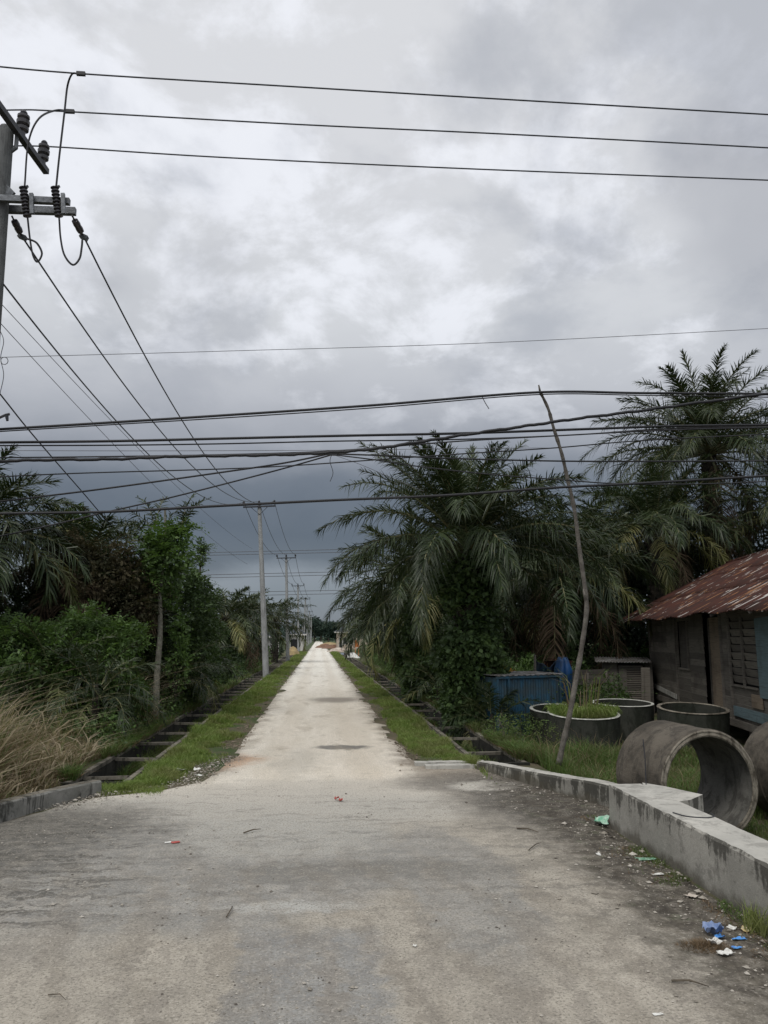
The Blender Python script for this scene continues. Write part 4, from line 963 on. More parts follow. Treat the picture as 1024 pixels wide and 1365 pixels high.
b = MB(); planks(b, .05, WD-.05, z0, z1, WLEN, .19, 'y'); b.build('plank_wall', M['plank'], H)
b = MB(); b.box((WLEN/2, EY*.16, (z0+z1)/2), (WLEN-.1, .02, z1-z0-.02)); b.box((WLEN/2, EY*WD, (z0+z1)/2), (WLEN, .03, z1-z0)); b.box((WLEN/2, EY*WD/2, z0-.03), (WLEN-.05, WD-.1, .04))
b.build('shade_backing', M['black'], H)  # black sheet behind the openings paints the interior shade; rear wall and floor share it
b = MB(); b.box((WLEN/2, -EY*.02, z0-.07), (WLEN, .09, .17)); b.box((.0, EY*WD/2, z0-.07), (.08, WD, .15)); b.build('sill_beam', M['plank'], H)
for xx in (.05, hA, hD2+.05, hV0-.02, WLEN-.05):
    b = MB(); b.box((xx, -EY*.045, (z0+z1)/2), (.085, .05, z1-z0-.02)); b.build('wall_post', M['plank'], H)
for yy in (0.05, WD*.5, WD-.1):
    for xx in (.1, 2.6, 5.1, 7.6, 10.2, 12.5):
        b = MB(); b.box((xx, EY*yy, -.12), (.11, .11, .68)); b.build('stilt', M['plank'], H)
# small dark window, door, big shuttered windows
wc = (hW0+hW1)/2; ww = hW1-hW0
b = MB(); b.box((wc, EY*.03, 2.05), (ww, .05, 1.4)); w = b.build('window', M['shedwood'], H)
b = MB()
for xx in (hW0-.02, hW1+.02): b.box((xx, -EY*.05, 2.05), (.05, .05, 1.46))
b.box((wc, -EY*.052, 1.34), (ww+.1, .05, .05))
b.build('frame', M['plank'], w)
b = MB(); b.box(((hD1+hD2)/2, -EY*.03, 1.56), (hD2-hD1, .04, 2.5)); dr = b.build('door', M['plankbrown'], H)
b = MB(); b.box((hD1+.02, -EY*.05, 1.56), (.05, .06, 2.5)); b.build('frame', M['shedwood'], dr)
for (xa, xb) in ((hV0+.05, hV1-.04), (hV1+.04, hV2-.03)):
    b = MB(); zz = 1.2
    while zz < 2.7:
        b.box(((xa+xb)/2, -EY*.0, zz+.09), (xb-xa, .02, .17), Matrix.Rotation(.3*EY, 3, 'X') @ Matrix.Rotation(random.uniform(-.02, .02), 3, 'Y')); zz += .185
    w = b.build('shutter', M['plank'], H)
    b = MB(); b.box((xa-.02, -EY*.05, 1.95), (.04, .05, 1.62)); b.box(((xa+xb)/2, -EY*.05, 1.14), (xb-xa, .05, .05)); b.build('frame', M['plank'], w)
b = MB(); b.box((hV2+.62, -EY*.055, 1.85), (1.0, .025, 1.75), Matrix.Rotation(-.03, 3, 'Y')); o = b.build('shutter', M['plankblue'], H); o['label'] = 'faded blue painted shutter'
b = MB(); b.box(((hV0+WLEN)/2, -EY*.05, .52), (WLEN-hV0-.1, .02, .24), Matrix.Rotation(.002, 3, 'Y')); o = b.build('repair_board', M['plankblue'], H); o['label'] = 'faded blue board nailed low on the wall'
b = MB(); b.box((hV2-.1, -EY*.055, .86), (.7, .02, .3)); b.build('repair_board', M['plankbrown'], H)
b = MB(); b.box((hA*.5, -EY*.055, .52), (hA*.9, .02, .15), Matrix.Rotation(.05, 3, 'Y')); o = b.build('repair_board', M['capconc'], H); o['label'] = 'pale loose board near the far corner'
# roof: corrugated sheets, two slopes, ridge parallel to the wall
def corr(b, x0, x1, yE, zE, yR, zR, pitch=.13, amp=.018, rows=3):
    nxs = int((x1-x0)/pitch*4); 
    for r_ in range(rows):
        t0 = r_/rows; t1 = (r_+1)/rows+.02*(r_ < rows-1); lift = .012*r_
        V = []; 
        for i in range(nxs+1):
            x = x0+(x1-x0)*i/nxs; c = amp*cos(2*pi*(x-x0)/pitch)
            sag = .05*sin(x*.8)*.5+.03*sin(x*2.1+1)
            for k_ in range(5):
                tt = t0+(t1-t0)*k_/4
                V.append((x, yE+(yR-yE)*tt+random.uniform(-.004, .004)*(k_ == 0)*6, zE+(zR-zE)*tt+c+lift+sag*(1-tt*.6)))
        Fs = [(i*5+k_, (i+1)*5+k_, (i+1)*5+k_+1, i*5+k_+1) for i in range(nxs) for k_ in range(4)]
        b.add(V, Fs)
ov = .75; xo0 = -3.4; zE = 2.86; zR = 5.25; yr = EY*(WD/2)
b = MB(); corr(b, xo0, WLEN+.7, -EY*ov, zE, yr, zR); 
roof = b.build('roof', M['rust'], H, smooth=True)
md = roof.modifiers.new('thick', 'SOLIDIFY'); md.thickness = .006
b = MB(); corr(b, xo0, WLEN+.7, EY*(WD+ov), zE, yr, zR, rows=2); b.build('roof', M['rust'], H, smooth=True)
b = MB(); b.tube([(xo0-.03, yr, zR+.02), (WLEN+.7, yr, zR+.02)], .07, 8); b.build('ridge_cap', M['rust'], H)
b = MB()
for xx in (xo0+.15, 0, 2.6, 5.1, 7.6, 10.2, 12.9):
    for s_ in (0, 1):
        ya, yb_ = (-EY*ov, yr) if s_ == 0 else (EY*(WD+ov), yr)
        b.tube([(xx, ya*.98, zE-.07), (xx, yb_, zR-.08)], .04, 4)
b.build('rafters', M['shedwood'], H)
b = MB(); b.add([(.03, EY*.0, z1), (.03, EY*WD, z1), (.03, EY*WD/2, zR-.25), (.0, EY*.0, z1), (.0, EY*WD, z1), (.0, EY*WD/2, zR-.25)], [(0,1,2),(3,5,4),(0,3,4,1),(1,4,5,2),(2,5,3,0)]); b.build('gable', M['shedwood'], H)

# ---- shed beside the house
pS0 = A(806, 940, 27.5); pS1 = A(869, 940, 27.0)
sl = (pS1-pS0).length; SA = math.atan2(pS1.y-pS0.y, pS1.x-pS0.x)
S = empty('plank_shed', (pS0.x, pS0.y, -.3), 'small dark plank shed with slatted door against the wooden house', 'shed'); S.rotation_euler = (0, 0, SA)
b = MB(); x = 0
while x < sl: 
    w_ = random.uniform(.1, .16)
    if not (.5 < x+w_/2 < 1.35): b.box((x+w_/2, 0, .85), (w_-.006, .02, 1.72))
    x += w_
b.box((.02, .8, .85), (.03, 1.6, 1.7)); b.box((sl-.0, .8, .85), (.03, 1.6, 1.7)); b.box((sl/2, 1.6, .8), (sl, .03, 1.6)); b.build('plank_wall', M['shedwood'], S)
b = MB(); z = .35
while z < 1.65: b.box((.93, -.02, z), (.82, .018, .035)); z += .062
dr = b.build('slatted_door', M['plank'], S)
b = MB(); b.box((.66, -.045, 1.1), (.26, .02, .8)); b.build('door_panel', M['shedwood'], dr)
b = MB(); b.box((.93, .03, .95), (.84, .02, 1.5)); b.build('shade_backing', M['black'], S)  # black panel behind the door slats, painting the shade inside the shed
b = MB(); nxs = 60
V = [(-.25+(sl+.3)*i/nxs, yy, zz+.018*cos(i*1.9)) for i in range(nxs+1) for yy, zz in ((-.25, 1.74), (1.7, 1.86))]
b.add(V, [(2*i, 2*i+2, 2*i+3, 2*i+1) for i in range(nxs)]); o = b.build('roof', M['zinc'], S); md = o.modifiers.new('t', 'SOLIDIFY'); md.thickness = .012
pg_ = A(862, 940, 25.6)
b = MB(); b.box((0, 0, .78), (.28, .06, 1.65), Matrix.Rotation(.03, 3, 'Y')); b.box((-.12, -.05, .78), (.07, .04, 1.6), Matrix.Rotation(.04, 3, 'Y'))
o = b.build('gate_board', M['plank']); o.location = (pg_.x, pg_.y, -.3); tagit(o, 'upright weathered board leaning between the shed and the house', 'board')
# ---- dark board fence between tank and shed
p0 = A(757, 935, 26.0); p1 = A(808, 938, 26.8)
FN = empty('board_fence', (p0.x, p0.y, -.3), 'dark rough board fence between the blue tarpaulin and the shed', 'fence'); FN.rotation_euler = (0, 0, math.atan2(p1.y-p0.y, p1.x-p0.x)); fl_ = (p1-p0).length
b = MB(); z = .05
while z < 1.35:
    h = random.uniform(.12, .2)
    if not .78 < z < .86: b.box((fl_/2, .0, z+h/2), (fl_, .02, h-.012), Matrix.Rotation(random.uniform(-.012, .012), 3, 'Y'))
    z += h
b.build('fence_boards', M['shedwood'], FN)
b = MB(); b.box((fl_/2, -.04, .82), (fl_+.1, .05, .07)); b.build('fence_rail', M['plank'], FN)
for xx, hh in ((0, 1.7), (fl_*.5, 1.4), (fl_, 1.45)):
    b = MB(); b.tube([(xx, -.05, -.1), (xx+.02, -.05, hh)], .045, 7); b.build('post', M['plank'], FN)

# ---- blue tank box
pa = G(664, 985, -.3); pb_ = A(748, 980, pa.y+.9)
T = empty('blue_tank', (pa.x, pa.y, -.3), 'faded blue corrugated metal tank behind the low kerb', 'tank'); T.rotation_euler = (0, 0, math.atan2(pb_.y-pa.y, pb_.x-pa.x))
tl = (Vector((pb_.x, pb_.y, 0))-Vector((pa.x, pa.y, 0))).length; td = 1.3; th_ = 1.55
b = MB(); nn = int(tl/.09)*2
V = []; Fs = []
for i in range(nn+1):
    x = .04+(tl-.08)*i/nn; yy = .0+(.022 if i % 2 else 0); V += [(x, yy, .05), (x, yy, th_*.38), (x, yy-.0, th_)]
Fs = [(3*i, 3*i+3, 3*i+4, 3*i+1) for i in range(nn)]+[(3*i+1, 3*i+4, 3*i+5, 3*i+2) for i in range(nn)]
b.add(V, Fs)
for xx in (0, tl): b.box((xx, td/2, th_/2), (.04, td, th_))
b.box((tl/2, td, th_/2), (tl, .04, th_)); b.build('tank_body', M['blue'], T)
b = MB()
for xx in (.0, .36, tl): b.box((xx+.0, -.03, th_/2), (.05, .05, th_))
b.box((tl/2, -.035, th_), (tl+.1, .06, .06)); b.build('frame', M['blue'], T)
b = MB(); nxs = 40
V = [(-.08+(tl+.16)*i/nxs, yy, zz+.015*cos(i*1.9)) for i in range(nxs+1) for yy, zz in ((-.08, th_+.05), (td+.05, th_+.07))]
b.add(V, [(2*i, 2*i+2, 2*i+3, 2*i+1) for i in range(nxs)]); o = b.build('lid', M['zinc'], T); md = o.modifiers.new('t', 'SOLIDIFY'); md.thickness = .012
# ---- tarpaulin hung on two posts behind it
def cloth(name, P, m, label, cat, th=.012):
    """P: grid of pixel/depth points rows x cols"""
    V = []; nr = len(P); nc = len(P[0])
    for r_ in P:
        for q in r_: V.append(tuple(q))
    Fs = [(i*nc+j, i*nc+j+1, (i+1)*nc+j+1, (i+1)*nc+j) for i in range(nr-1) for j in range(nc-1)]
    o = npmesh(name, V, Fs, m, smooth=True); md = o.modifiers.new('t', 'SOLIDIFY'); md.thickness = th
    return tagit(o, label, cat)
P = []
for i in range(9):
    v_ = i/8; row = []
    for j in range(19):
        u_ = j/18; xx = 713+u_*34; yy = 876+12*sin(pi*u_)+v_*(14+8*sin(pi*u_))+2*sin(u_*14+v_*3)
        row.append(A(xx, yy, 24.6+.12*sin(u_*18+v_*2)+.25*v_))
    P.append(row)
cloth('tarpaulin', P, M['darktarp'], 'sagging dark blue netting strung above the blue tank', 'netting')
P = []
for i in range(12):
    v_ = i/11; row = []
    for j in range(25):
        a = j/24*2*pi; c = A(751, 878+v_*58, 24.3); rr2 = (.15+.05*sin(a*5+v_*2)+.04*sin(a*9+2))*(.55+.9*min(1, v_*3+.2))*(1-.3*v_)
        row.append(c+Vector((cos(a)*rr2, sin(a)*rr2, .05*sin(a*3)*(1-v_))))
    P.append(row)
cloth('tarpaulin', P, M['tarp'], 'bright blue tarpaulin bundled over a post at the end of the tank', 'tarpaulin')
for px_, top_, lab in ((713, 873, 'left post holding up the dark blue netting'), (751, 874, 'post inside the bright blue tarpaulin bundle')):
    c = A(px_, 940, 24.4); tp = A(px_, top_, 24.4); b = MB(); b.tube([(c.x, c.y, -.4), (tp.x, tp.y, tp.z)], .04, 7); tagit(b.build('wooden_post', M['plank']), lab, 'post')
b = MB(); c0 = A(735, 880, 25.3); c1 = A(757, 884, 25.3)
b.box(((c0.x+c1.x)/2, 25.3, c0.z), (c1.x-c0.x+.2, .5, .03), Matrix.Rotation(.12, 3, 'Y')); b.box(((c0.x+c1.x)/2, 25.5, (c0.z-.3)/2), (.9, .03, c0.z+.25))
tagit(b.build('rusty_sheet', M['rust']), 'rusty brown sheet behind the blue netting', 'metal sheet')
# ================================================================= BAMBOO POLE
YP = 12.95
pts = [(745,1019),(752,985),(760,950),(769,900),(776,860),(782,815),(780,785),(773,735),(766,680),(757,640),(749,605),(738,570),(731,545),(720,522)]
base = G(745, 1019, .1)
P = [A(x, y, base.y+(YP-base.y)*i/(len(pts)-1)) for i, (x, y) in enumerate(pts)]
rr_ = []
SP = smooth_path(P, 6)
for i in range(len(SP)): rr_.append(.050-.026*i/len(SP)+.006*(i % 7 == 0)+.003*sin(i*1.3))
b = MB(); b.tube(SP, rr_, 9); tp = P[-1]
b.tube([tp, tp+Vector((-.02, 0, .12))], [.02, .012], 6); 
b.tube([A(781, 800, YP), A(776, 785, YP)+Vector((.02, 0, 0))], [.02, .008], 5)
tagit(b.build('bamboo_pole', M['stick'], smooth=True), 'tall crooked bare branch propping up the black cables at the kerb', 'pole')

# ================================================================= POWER POLES ALONG THE STREET
def arm_insul(t, xx, z, y=0, s=1.0):
    b = MB(); b.tube([(xx, y, z), (xx, y, z+.16)], .012, 6); pin = b.build('insulator', M['porcelain'], t)
    b = MB(); b.lathe([(.0, z+.10), (.07*s, z+.10), (.075*s, z+.14), (.045*s, z+.16), (.065*s, z+.18), (.065*s, z+.22), (.035*s, z+.24), (.05*s, z+.27), (.045*s, z+.31), (.0, z+.32)], (xx, y, 0), k=12); b.build('sheds', M['porcelain'], pin)
PH = 10.1
pole_pos = []; ordn = ['nearest', 'second', 'third', 'fourth', 'fifth', 'sixth', 'seventh', 'eighth', 'ninth']
proto = None
xp = [(-3.0+.0, 46.8), (-2.95, 78), (-3.0, 121), (-3.0, 163), (-2.95, 205), (-3.05, 246), (-3.0, 286), (-3.0, 326)]
def make_pole():
    t = empty('power_pole', (0, 0, 0), 'x', 'power pole')
    b = MB(); b.lathe([(.19, -.3), (.185, 0), (.11, PH), (.0, PH+.01)], k=16); b.build('shaft', M['polec'], t, smooth=False)
    b = MB(); b.box((0, -.13, PH-.12), (1.9, .08, .09)); b.build('crossarm', M['darksteel'], t)
    b = MB(); b.tube([(-.5, -.13, PH-.14), (0, -.12, PH-.6), (.5, -.13, PH-.14)], .018, 5); b.build('brace', M['darksteel'], t)
    for xx in (-.9, 0, .9): arm_insul(t, xx, PH-.08, -.13, 1.3)
    return t
def copy_tree(o, parent=None):
    c = o.copy(); col.objects.link(c); c.parent = parent
    for ch in list(o.children): copy_tree(ch, c)
    return c
proto = make_pole()
for i, (x, y) in enumerate(xp):
    o = proto if i == 0 else copy_tree(proto)
    o.location = (x, y, 0); o.rotation_euler = (radians(random.uniform(-.3, .3)), radians([-3.6, -2.0, -1.5, 1, -1, .5, 1, 0][i]), radians(random.uniform(-4, 4)))
    o['label'] = ordn[i]+' concrete power pole with crossarm along the left verge of the street'; o['group'] = 'power poles along the left verge'
bpy.context.view_layer.update()
def ppt(i, xx, dz=.28):
    o_, (x, y) = None, xp[i]; r = [-3.6, -2.0, -1.5, 1, -1, .5, 1, 0][i]
    m_ = Matrix.Rotation(radians(r), 3, 'Y'); q = m_ @ Vector((xx, -.13, PH-.08+dz)); return Vector((x, y, 0))+q
def sagline(a, b_, sag, n=24):
    return [a.lerp(b_, i/n)-Vector((0, 0, sag*4*(i/n)*(1-i/n))) for i in range(n+1)]
def wire(name, pts, r, m, label, group=None, cat='wire', k=6):
    b = MB(); b.tube(pts, r, k); o = b.build(name, M[m], smooth=True); return tagit(o, label, cat, group)
for i in range(len(xp)-1):
    for xx, nm in ((-.9, 'left'), (0, 'middle'), (.9, 'right')):
        wire('power_line', sagline(ppt(i, xx), ppt(i+1, xx), .75, 14), .016+.006*i, 'wire', nm+' wire between the '+ordn[i]+' and '+ordn[i+1]+' street poles', 'wires between the street poles', k=4)

# lamp posts / short utility poles beyond
for i, (x, y, h) in enumerate([(-3.9, 100, 5.6), (-4.2, 140, 5.5), (-3.8, 185, 5.6)]):
    b = MB(); b.tube([(0, 0, -.2), (0, 0, h)], [.12, .08], 8); b.tube([(0, 0, h-.3), (.5, 0, h)], .03, 5)
    o = b.build('utility_post', M['polec']); o.location = (x, y, 0); tagit(o, ['nearest', 'middle', 'farthest'][i]+' short pale utility post behind the street poles', 'post', 'short utility posts')

# ================================================================= NEAR POLE WITH SWITCHGEAR
zTop = 10.75
q = A(9, 172, 12.4); kz = (zTop-CAMZ)/(q.z-CAMZ); pc = Vector((q.x*kz, q.y*kz, zTop))
NP = empty('near_power_pole', (pc.x, pc.y, 0), 'thick concrete power pole with switchgear cut by the left edge', 'power pole')
def loc(v): return (v.x-pc.x, v.y-pc.y, v.z)
YN = pc.y
def PL(px, py, dy=0): return Vector(loc(A(px, py, YN+dy)))
b = MB(); b.lathe([(.24, -.3), (.235, 0), (.115, zTop-.0), (.105, zTop+.03), (0, zTop+.03)], k=20); b.build('shaft', M['polenear'], NP)
# upper crossarm: runs away from the viewer along the street, at constant height
zA = zTop+.02
e1 = Vector(loc(G(62, 229, zA-.1))); e0_ = Vector(loc(G(-40, 88, zA-.1)))
def beam(b, a, c, w, h):
    d = (c-a); L_ = d.length; rot = d.to_track_quat('X', 'Z').to_matrix(); b.box((a+c)/2, (L_, w, h), rot)
off = Vector((.13, 0, 0))
b = MB(); dA = (e1-e0_).normalized(); beam(b, e0_, e1, .10, .10); b.build('upper_crossarm', M['darksteel'], NP)
b = MB(); m0 = PL(22, 190); b.tube([(.0, 0, zTop-.5), m0+Vector((0, 0, -.1)), m0+Vector((0, 0, .15))], .035, 6); b.build('bracket', M['steel'], NP)
def pin_ins(P0, s=1.0, h=.42):
    b = MB(); z = P0.z; pr = [(0, z-.02), (.05*s, z-.02), (.05*s, z+.06), (.095*s, z+.09), (.10*s, z+.14), (.07*s, z+.17), (.105*s, z+.2), (.11*s, z+.26), (.075*s, z+.29), (.10*s, z+.32), (.10*s, z+.36), (.05*s, z+.38), (.06*s, z+.42), (.04*s, z+.45), (0, z+.45)]
    b.lathe(pr, (P0.x, P0.y, 0), k=16); return b.build('pin_insulator', M['porcelain'], NP)
I1 = e0_.lerp(e1, .60); I2 = e0_.lerp(e1, .93)
def on_arm(px, py):
    best = min((i/200 for i in range(201)), key=lambda t_: (lambda g: abs(g[0]-px)+abs(g[1]-py))(proj(e0_.lerp(e1, t_)+pc*1 - Vector((0, 0, zTop)))))
    return e0_.lerp(e1, best)
def proj(w):
    c = RM.transposed() @ (w-Vector((0, 0, CAMZ))); return (W0/2+F0*c.x/-c.z, H0/2-F0*c.y/-c.z)
a1 = on_arm(30, 184); a2 = on_arm(58, 222)
pin_ins(a1+Vector((0,0,.05)), 1.0); pin_ins(a2+Vector((0,0,.05)), .95)
# lower pair of crossarms facing the viewer
b = MB(); u0 = PL(-60, 262, -.15); u1 = PL(93, 269, -.15); beam(b, u0, u1, .09, .10); b.build('lower_crossarm', M['steel'], NP)
b = MB(); u0 = PL(-60, 277, .15); u1 = PL(101, 282, .15); beam(b, u0, u1, .09, .12); b.build('lower_crossarm', M['steel'], NP)
b = MB(); u0 = PL(14, 270, -.2); beam(b, PL(0, 245, 0), PL(16, 262, -.1), .04, .16); b.build('bracket', M['steel'], NP)
for cx in (35, 77):
    top = PL(cx-4, 249, -.25); bot = PL(cx+2, 291, -.2)
    b = MB(); ax = (bot-top); n_ = 9; pr = []
    for i in range(n_):
        t_ = i/n_*ax.length; pr += [(.035, t_), (.068, t_+.012), (.068, t_+.024), (.035, t_+.034)]
    b.lathe([(0, 0)]+pr+[(0, ax.length)], tuple(top), tuple(ax.normalized()), k=12); c_ = b.build('fuse_cutout', M['porcelain'], NP)
    b = MB(); beam(b, PL(cx+7, 258, -.25), PL(cx+8, 285, -.25), .05, .06); beam(b, PL(cx-8, 252, -.25), PL(cx+3, 248, -.25), .03, .03); b.build('fuse_holder', M['steel'], c_)
# strain insulators
ends = []
for (xa, ya, xb, yb) in ((16, 288, 30, 316), (96, 287, 112, 316)):
    pa_ = PL(xa, ya, .1); pb2 = PL(xb, yb, .5)
    b = MB(); b.tube([pa_, pa_.lerp(pb2, .25)], .016, 6); d = pb2-pa_
    L_ = d.length
    b.lathe([(.0, L_*.2), (.055, L_*.23), (.062, L_*.4), (.055, L_*.5), (.062, L_*.6), (.055, L_*.75), (0, L_*.78)], tuple(pa_), tuple(d.normalized()), k=12)
    b.tube([pa_.lerp(pb2, .75), pb2], .02, 6); c_ = b.build('strain_insulator', M['porcelain'], NP)
    b = MB(); b.box(pb2, (.13, .1, .07), Matrix.Rotation(.4, 3, 'Y')); b.build('clamp', M['steel'], c_); ends.append(pb2)
def W(v): return Vector((v.x+pc.x, v.y+pc.y, v.z))
b = MB(); b.tube(smooth_path([PL(*q_) for q_ in ((79,291),(81,318),(86,340),(97,353),(106,345),(109,330),(110,318))], 6), .017, 6); b.build('jumper_cable', M['cable'], NP)
b = MB(); b.tube(smooth_path([PL(*q_) for q_ in ((37,291),(40,318),(44,340),(50,349),(56,338),(50,325),(42,320),(34,318))], 6), .017, 6); b.build('jumper_cable', M['cable'], NP)
# overhead main-road lines and taps
zW = 11.2
def flatline(pxs, z0_, name, label, r, m='wire', group=None):
    return wire(name, smooth_path([G(x, y, z0_) for x, y in pxs], 6), r, m, label, group)
GRP = 'bare power lines crossing high above the street'
flatline([(-60,83),(105,98),(400,116),(700,134),(1100,157)], 11.45, 'power_line', 'topmost bare power line crossing the sky from the near pole', .014, group=GRP)
flatline([(-60,150),(22,146.5),(95,149),(400,166),(700,180),(1100,201)], 11.3, 'power_line', 'middle bare power line of the three crossing the upper sky', .014, group=GRP)
flatline([(-60,199),(0,197),(58,195),(300,210),(650,226),(1100,243)], 11.2, 'power_line', 'lowest bare power line of the three crossing the upper sky', .014, group=GRP)
b = MB(); tA = G(103, 98, 11.45); b.tube(smooth_path([tA, G(96, 99, 11.43), A(90, 115, YN-.3), A(86, 150, YN-.3), A(79, 210, YN-.3), A(75, 249, YN-.3)], 6), .016, 6); b.box(tA+Vector((.06, 0, 0)), (.14, .05, .06))
tagit(b.build('tap_cable', M['cable']), 'tap cable hanging from the topmost line to the right fuse', 'cable', 'tap cables at the near pole')
b = MB(); tB = G(93, 148.5, 11.3); b.tube(smooth_path([tB, G(75, 147, 11.28), A(52, 158, YN-.3), A(38, 190, YN-.3), A(33, 248, YN-.3)], 6), .016, 6); b.box(tB, (.16, .05, .06))
tagit(b.build('tap_cable', M['cable']), 'curved tap cable from the middle line to the left fuse', 'cable', 'tap cables at the near pole')
# lines from the near pole to the nearest street pole
G2 = 'wires from the near pole to the first street pole'
def vialine(p0_, mids, p1_, name, r, m, label, group):
    pts_ = [p0_]+mids+[p1_]; return wire(name, smooth_path(pts_, 8), r, m, label, group)
e = [ppt(0, -.9), ppt(0, 0), ppt(0, .9)]
def yfrac(f, y0_): return y0_+(xp[0][1]-y0_)*f
def lineto(start, pix, end, name, r, m, label, group):
    """hanging wire: straight in plan, parabola in height, sag fitted to the seen points"""
    L_ = Vector((end.x-start.x, end.y-start.y)); ks = []
    for (x, y) in pix:
        d = ray(x, y); det = d.x*(-L_.y)+d.y*L_.x; t_ = (start.x*(-L_.y)+start.y*L_.x)/det
        p_ = Vector((d.x*t_, d.y*t_, CAMZ+d.z*t_)); s_ = (Vector((p_.x-start.x, p_.y-start.y))).length/L_.length
        ks.append((start.z+(end.z-start.z)*s_-p_.z)/(s_*(1-s_)))
    k_ = sum(ks)/len(ks)
    return wire(name, [start.lerp(end, i/40)-Vector((0, 0, k_*(i/40)*(1-i/40))) for i in range(41)], r, m, label, group)
lineto(W(ends[1]), [(203, 492)], e[2], 'power_line', .016, 'wire', 'rightmost of the steep wires from the near pole to the first street pole', G2)
lineto(W(ends[0]), [(140, 477), (207, 567)], e[1], 'power_line', .016, 'wire', 'middle of the steep wires from the near pole to the first street pole', G2)
lineto(A(4, 378, YN), [(53, 440), (155, 562)], e[0], 'power_line', .015, 'wire', 'leftmost steep bare wire from the near pole to the first street pole', G2)
pL = Vector((xp[0][0]+.2, xp[0][1], 7.6))
lineto(A(0, 403, YN), [(60, 464), (160, 577), (249, 665)], A(337, 732, 47), 'thin_wire', .006, 'thinwire', 'upper of two thin grey wires slanting to the first street pole', 'thin slanting wires')
lineto(A(0, 430, YN), [(60, 493), (150, 594), (217, 660)], A(330, 752, 47), 'thin_wire', .006, 'thinwire', 'lower of two thin grey wires slanting to the first street pole', 'thin slanting wires')
wire('service_cable', smooth_path([A(-15, 508, 13), A(0, 525, 13.5), A(35, 569, 15), A(70, 610, 17), A(111, 657, 20), A(150, 702, 23), A(182, 732, 26)], 6), .013, 'cable', 'dark twisted cable slanting down from the left edge into the trees')
# hook on a cable at left edge
b = MB(); b.tube([A(-8, 560, 12), A(8, 553, 12), A(13, 552, 12)], .02, 6); b.tube([A(9, 554, 12), A(10, 561, 12)], [.03, .02], 6)
tagit(b.build('cable_clamp', M['darksteel']), 'small dark clamp hanging at the left edge above the cables', 'clamp')

# ================================================================= CABLES CROSSING LOW
GC = 'black telecom cables crossing the street'
def cab(pix, depth, r, label, m='cable', group=GC, name='cable', wav=0):
    P_ = []
    for x, y in pix:
        dd = depth if not callable(depth) else depth(x); P_.append(A(x, y, dd))
    S_ = smooth_path(P_, 12)
    if wav: S_ = [p_+Vector((0, 0, wav*sin(i*.9)+wav*.6*sin(i*2.3+1))) for i, p_ in enumerate(S_)]
    return wire(name, S_, r, m, label, group, 'cable', 6)
D = 12.9
cab([(-30,574),(150,563),(300,553.5),(500,540),(716,523),(860,524),(1060,525)], D, .021, 'thick black cable resting on the tip of the crooked prop branch')
cab([(-30,577),(150,566),(300,557),(500,543.5),(716,526),(860,527),(1060,530)], D+.05, .010, 'thinner strand slung just beneath the cable on the prop branch')
cab([(-30,590),(150,588),(300,584.5),(450,581),(620,577.5),(780,572),(900,568),(1060,566)], D+.3, .022, 'thick black cable running almost level below the propped one')
cab([(-30,594),(150,593.5),(300,591.5),(450,588),(600,586),(760,580),(900,571),(1060,569)], D+.35, .012, 'thin cable slung directly below the thick level cable')
cab([(-30,600.5),(200,601),(450,600),(600,598),(740,597)], D+2, .005, 'very thin grey wire below the level cables', 'thinwire')
cab([(-30,616),(60,613),(150,612),(220,609),(300,607.5),(380,606),(445,603),(500,598),(560,589),(620,579.5),(700,568),(770,558),(850,548),(930,537),(1060,520)], D-.15, .026, 'thickest twisted black cable sweeping upwards to the right across the branch', wav=.006)
cab([(-30,610.5),(150,608.5),(300,606),(445,601),(600,589),(740,581),(900,573),(1060,569)], D+.1, .012, 'thin cable running along the top of the twisted bundle')
cab([(-30,637),(100,631),(300,625),(400,620),(500,613),(600,606),(740,597),(860,587),(1060,577)], D+.6, .011, 'thin dark cable crossing from the left edge below the twisted bundle')
cab([(-30,672),(30,665),(150,650),(300,629),(380,617),(443,604)], D+.2, .015, 'upper of two cables rising from the left to the hanging joint')
cab([(-30,721),(60,702),(140,683),(220,665),(300,645),(380,624),(443,606)], D+.25, .013, 'lower of two cables rising from the left to the hanging joint')
cab([(443,605),(520,607.5),(600,611),(740,614.5),(880,615),(1060,614)], D+.25, .014, 'cable leaving the hanging joint level to the right')
cab([(443,606),(500,613),(560,622),(650,632),(740,639),(830,645),(940,645),(1060,640)], D+.2, .011, 'cable leaving the hanging joint and dipping before the palms')
cab([(447,607),(480,619),(520,636),(565,655)], D+3, .005, 'hair thin wire dropping from the hanging joint into the palm', 'thinwire')
cab([(-30,685),(40,684),(150,682),(300,674),(440,667),(600,660),(740,650),(860,644),(1060,632)], D-.3, .021, 'lowest thick black cable crossing in front of both tree groups')
cab([(-30,478),(12,476),(300,468),(650,457),(1060,436)], 14.5, .006, 'lone thin wire crossing the bright middle sky', 'thinwire')
b = MB(); c_ = A(443, 604, D+.2); b.box(c_+Vector((0, 0, .0)), (.16, .06, .08)); b.tube(smooth_path([c_, A(440, 615, D+.2), A(444, 630, D+.2), A(440, 642, D+.2)], 5), .006, 5); 
tagit(b.build('cable_joint', M['darksteel']), 'small cable joint with a dangling wire over the middle of the street', 'joint')
b = MB(); b.tube(smooth_path([A(643, 529, D), A(647, 537, D), A(652, 545, D)], 4), .008, 5)
tagit(b.build('loose_wire', M['thinwire']), 'short loose wire end dangling from the propped cable', 'wire')
b = MB(); b.tube(smooth_path([A(0, 440, D), A(5, 455, D), A(1, 477, D), A(5, 500, D), A(0, 525, D)], 6), .006, 5)
b.tube([A(6+5*cos(t_*.7), 481+5*sin(t_*.7), D) for t_ in range(10)], .006, 5)
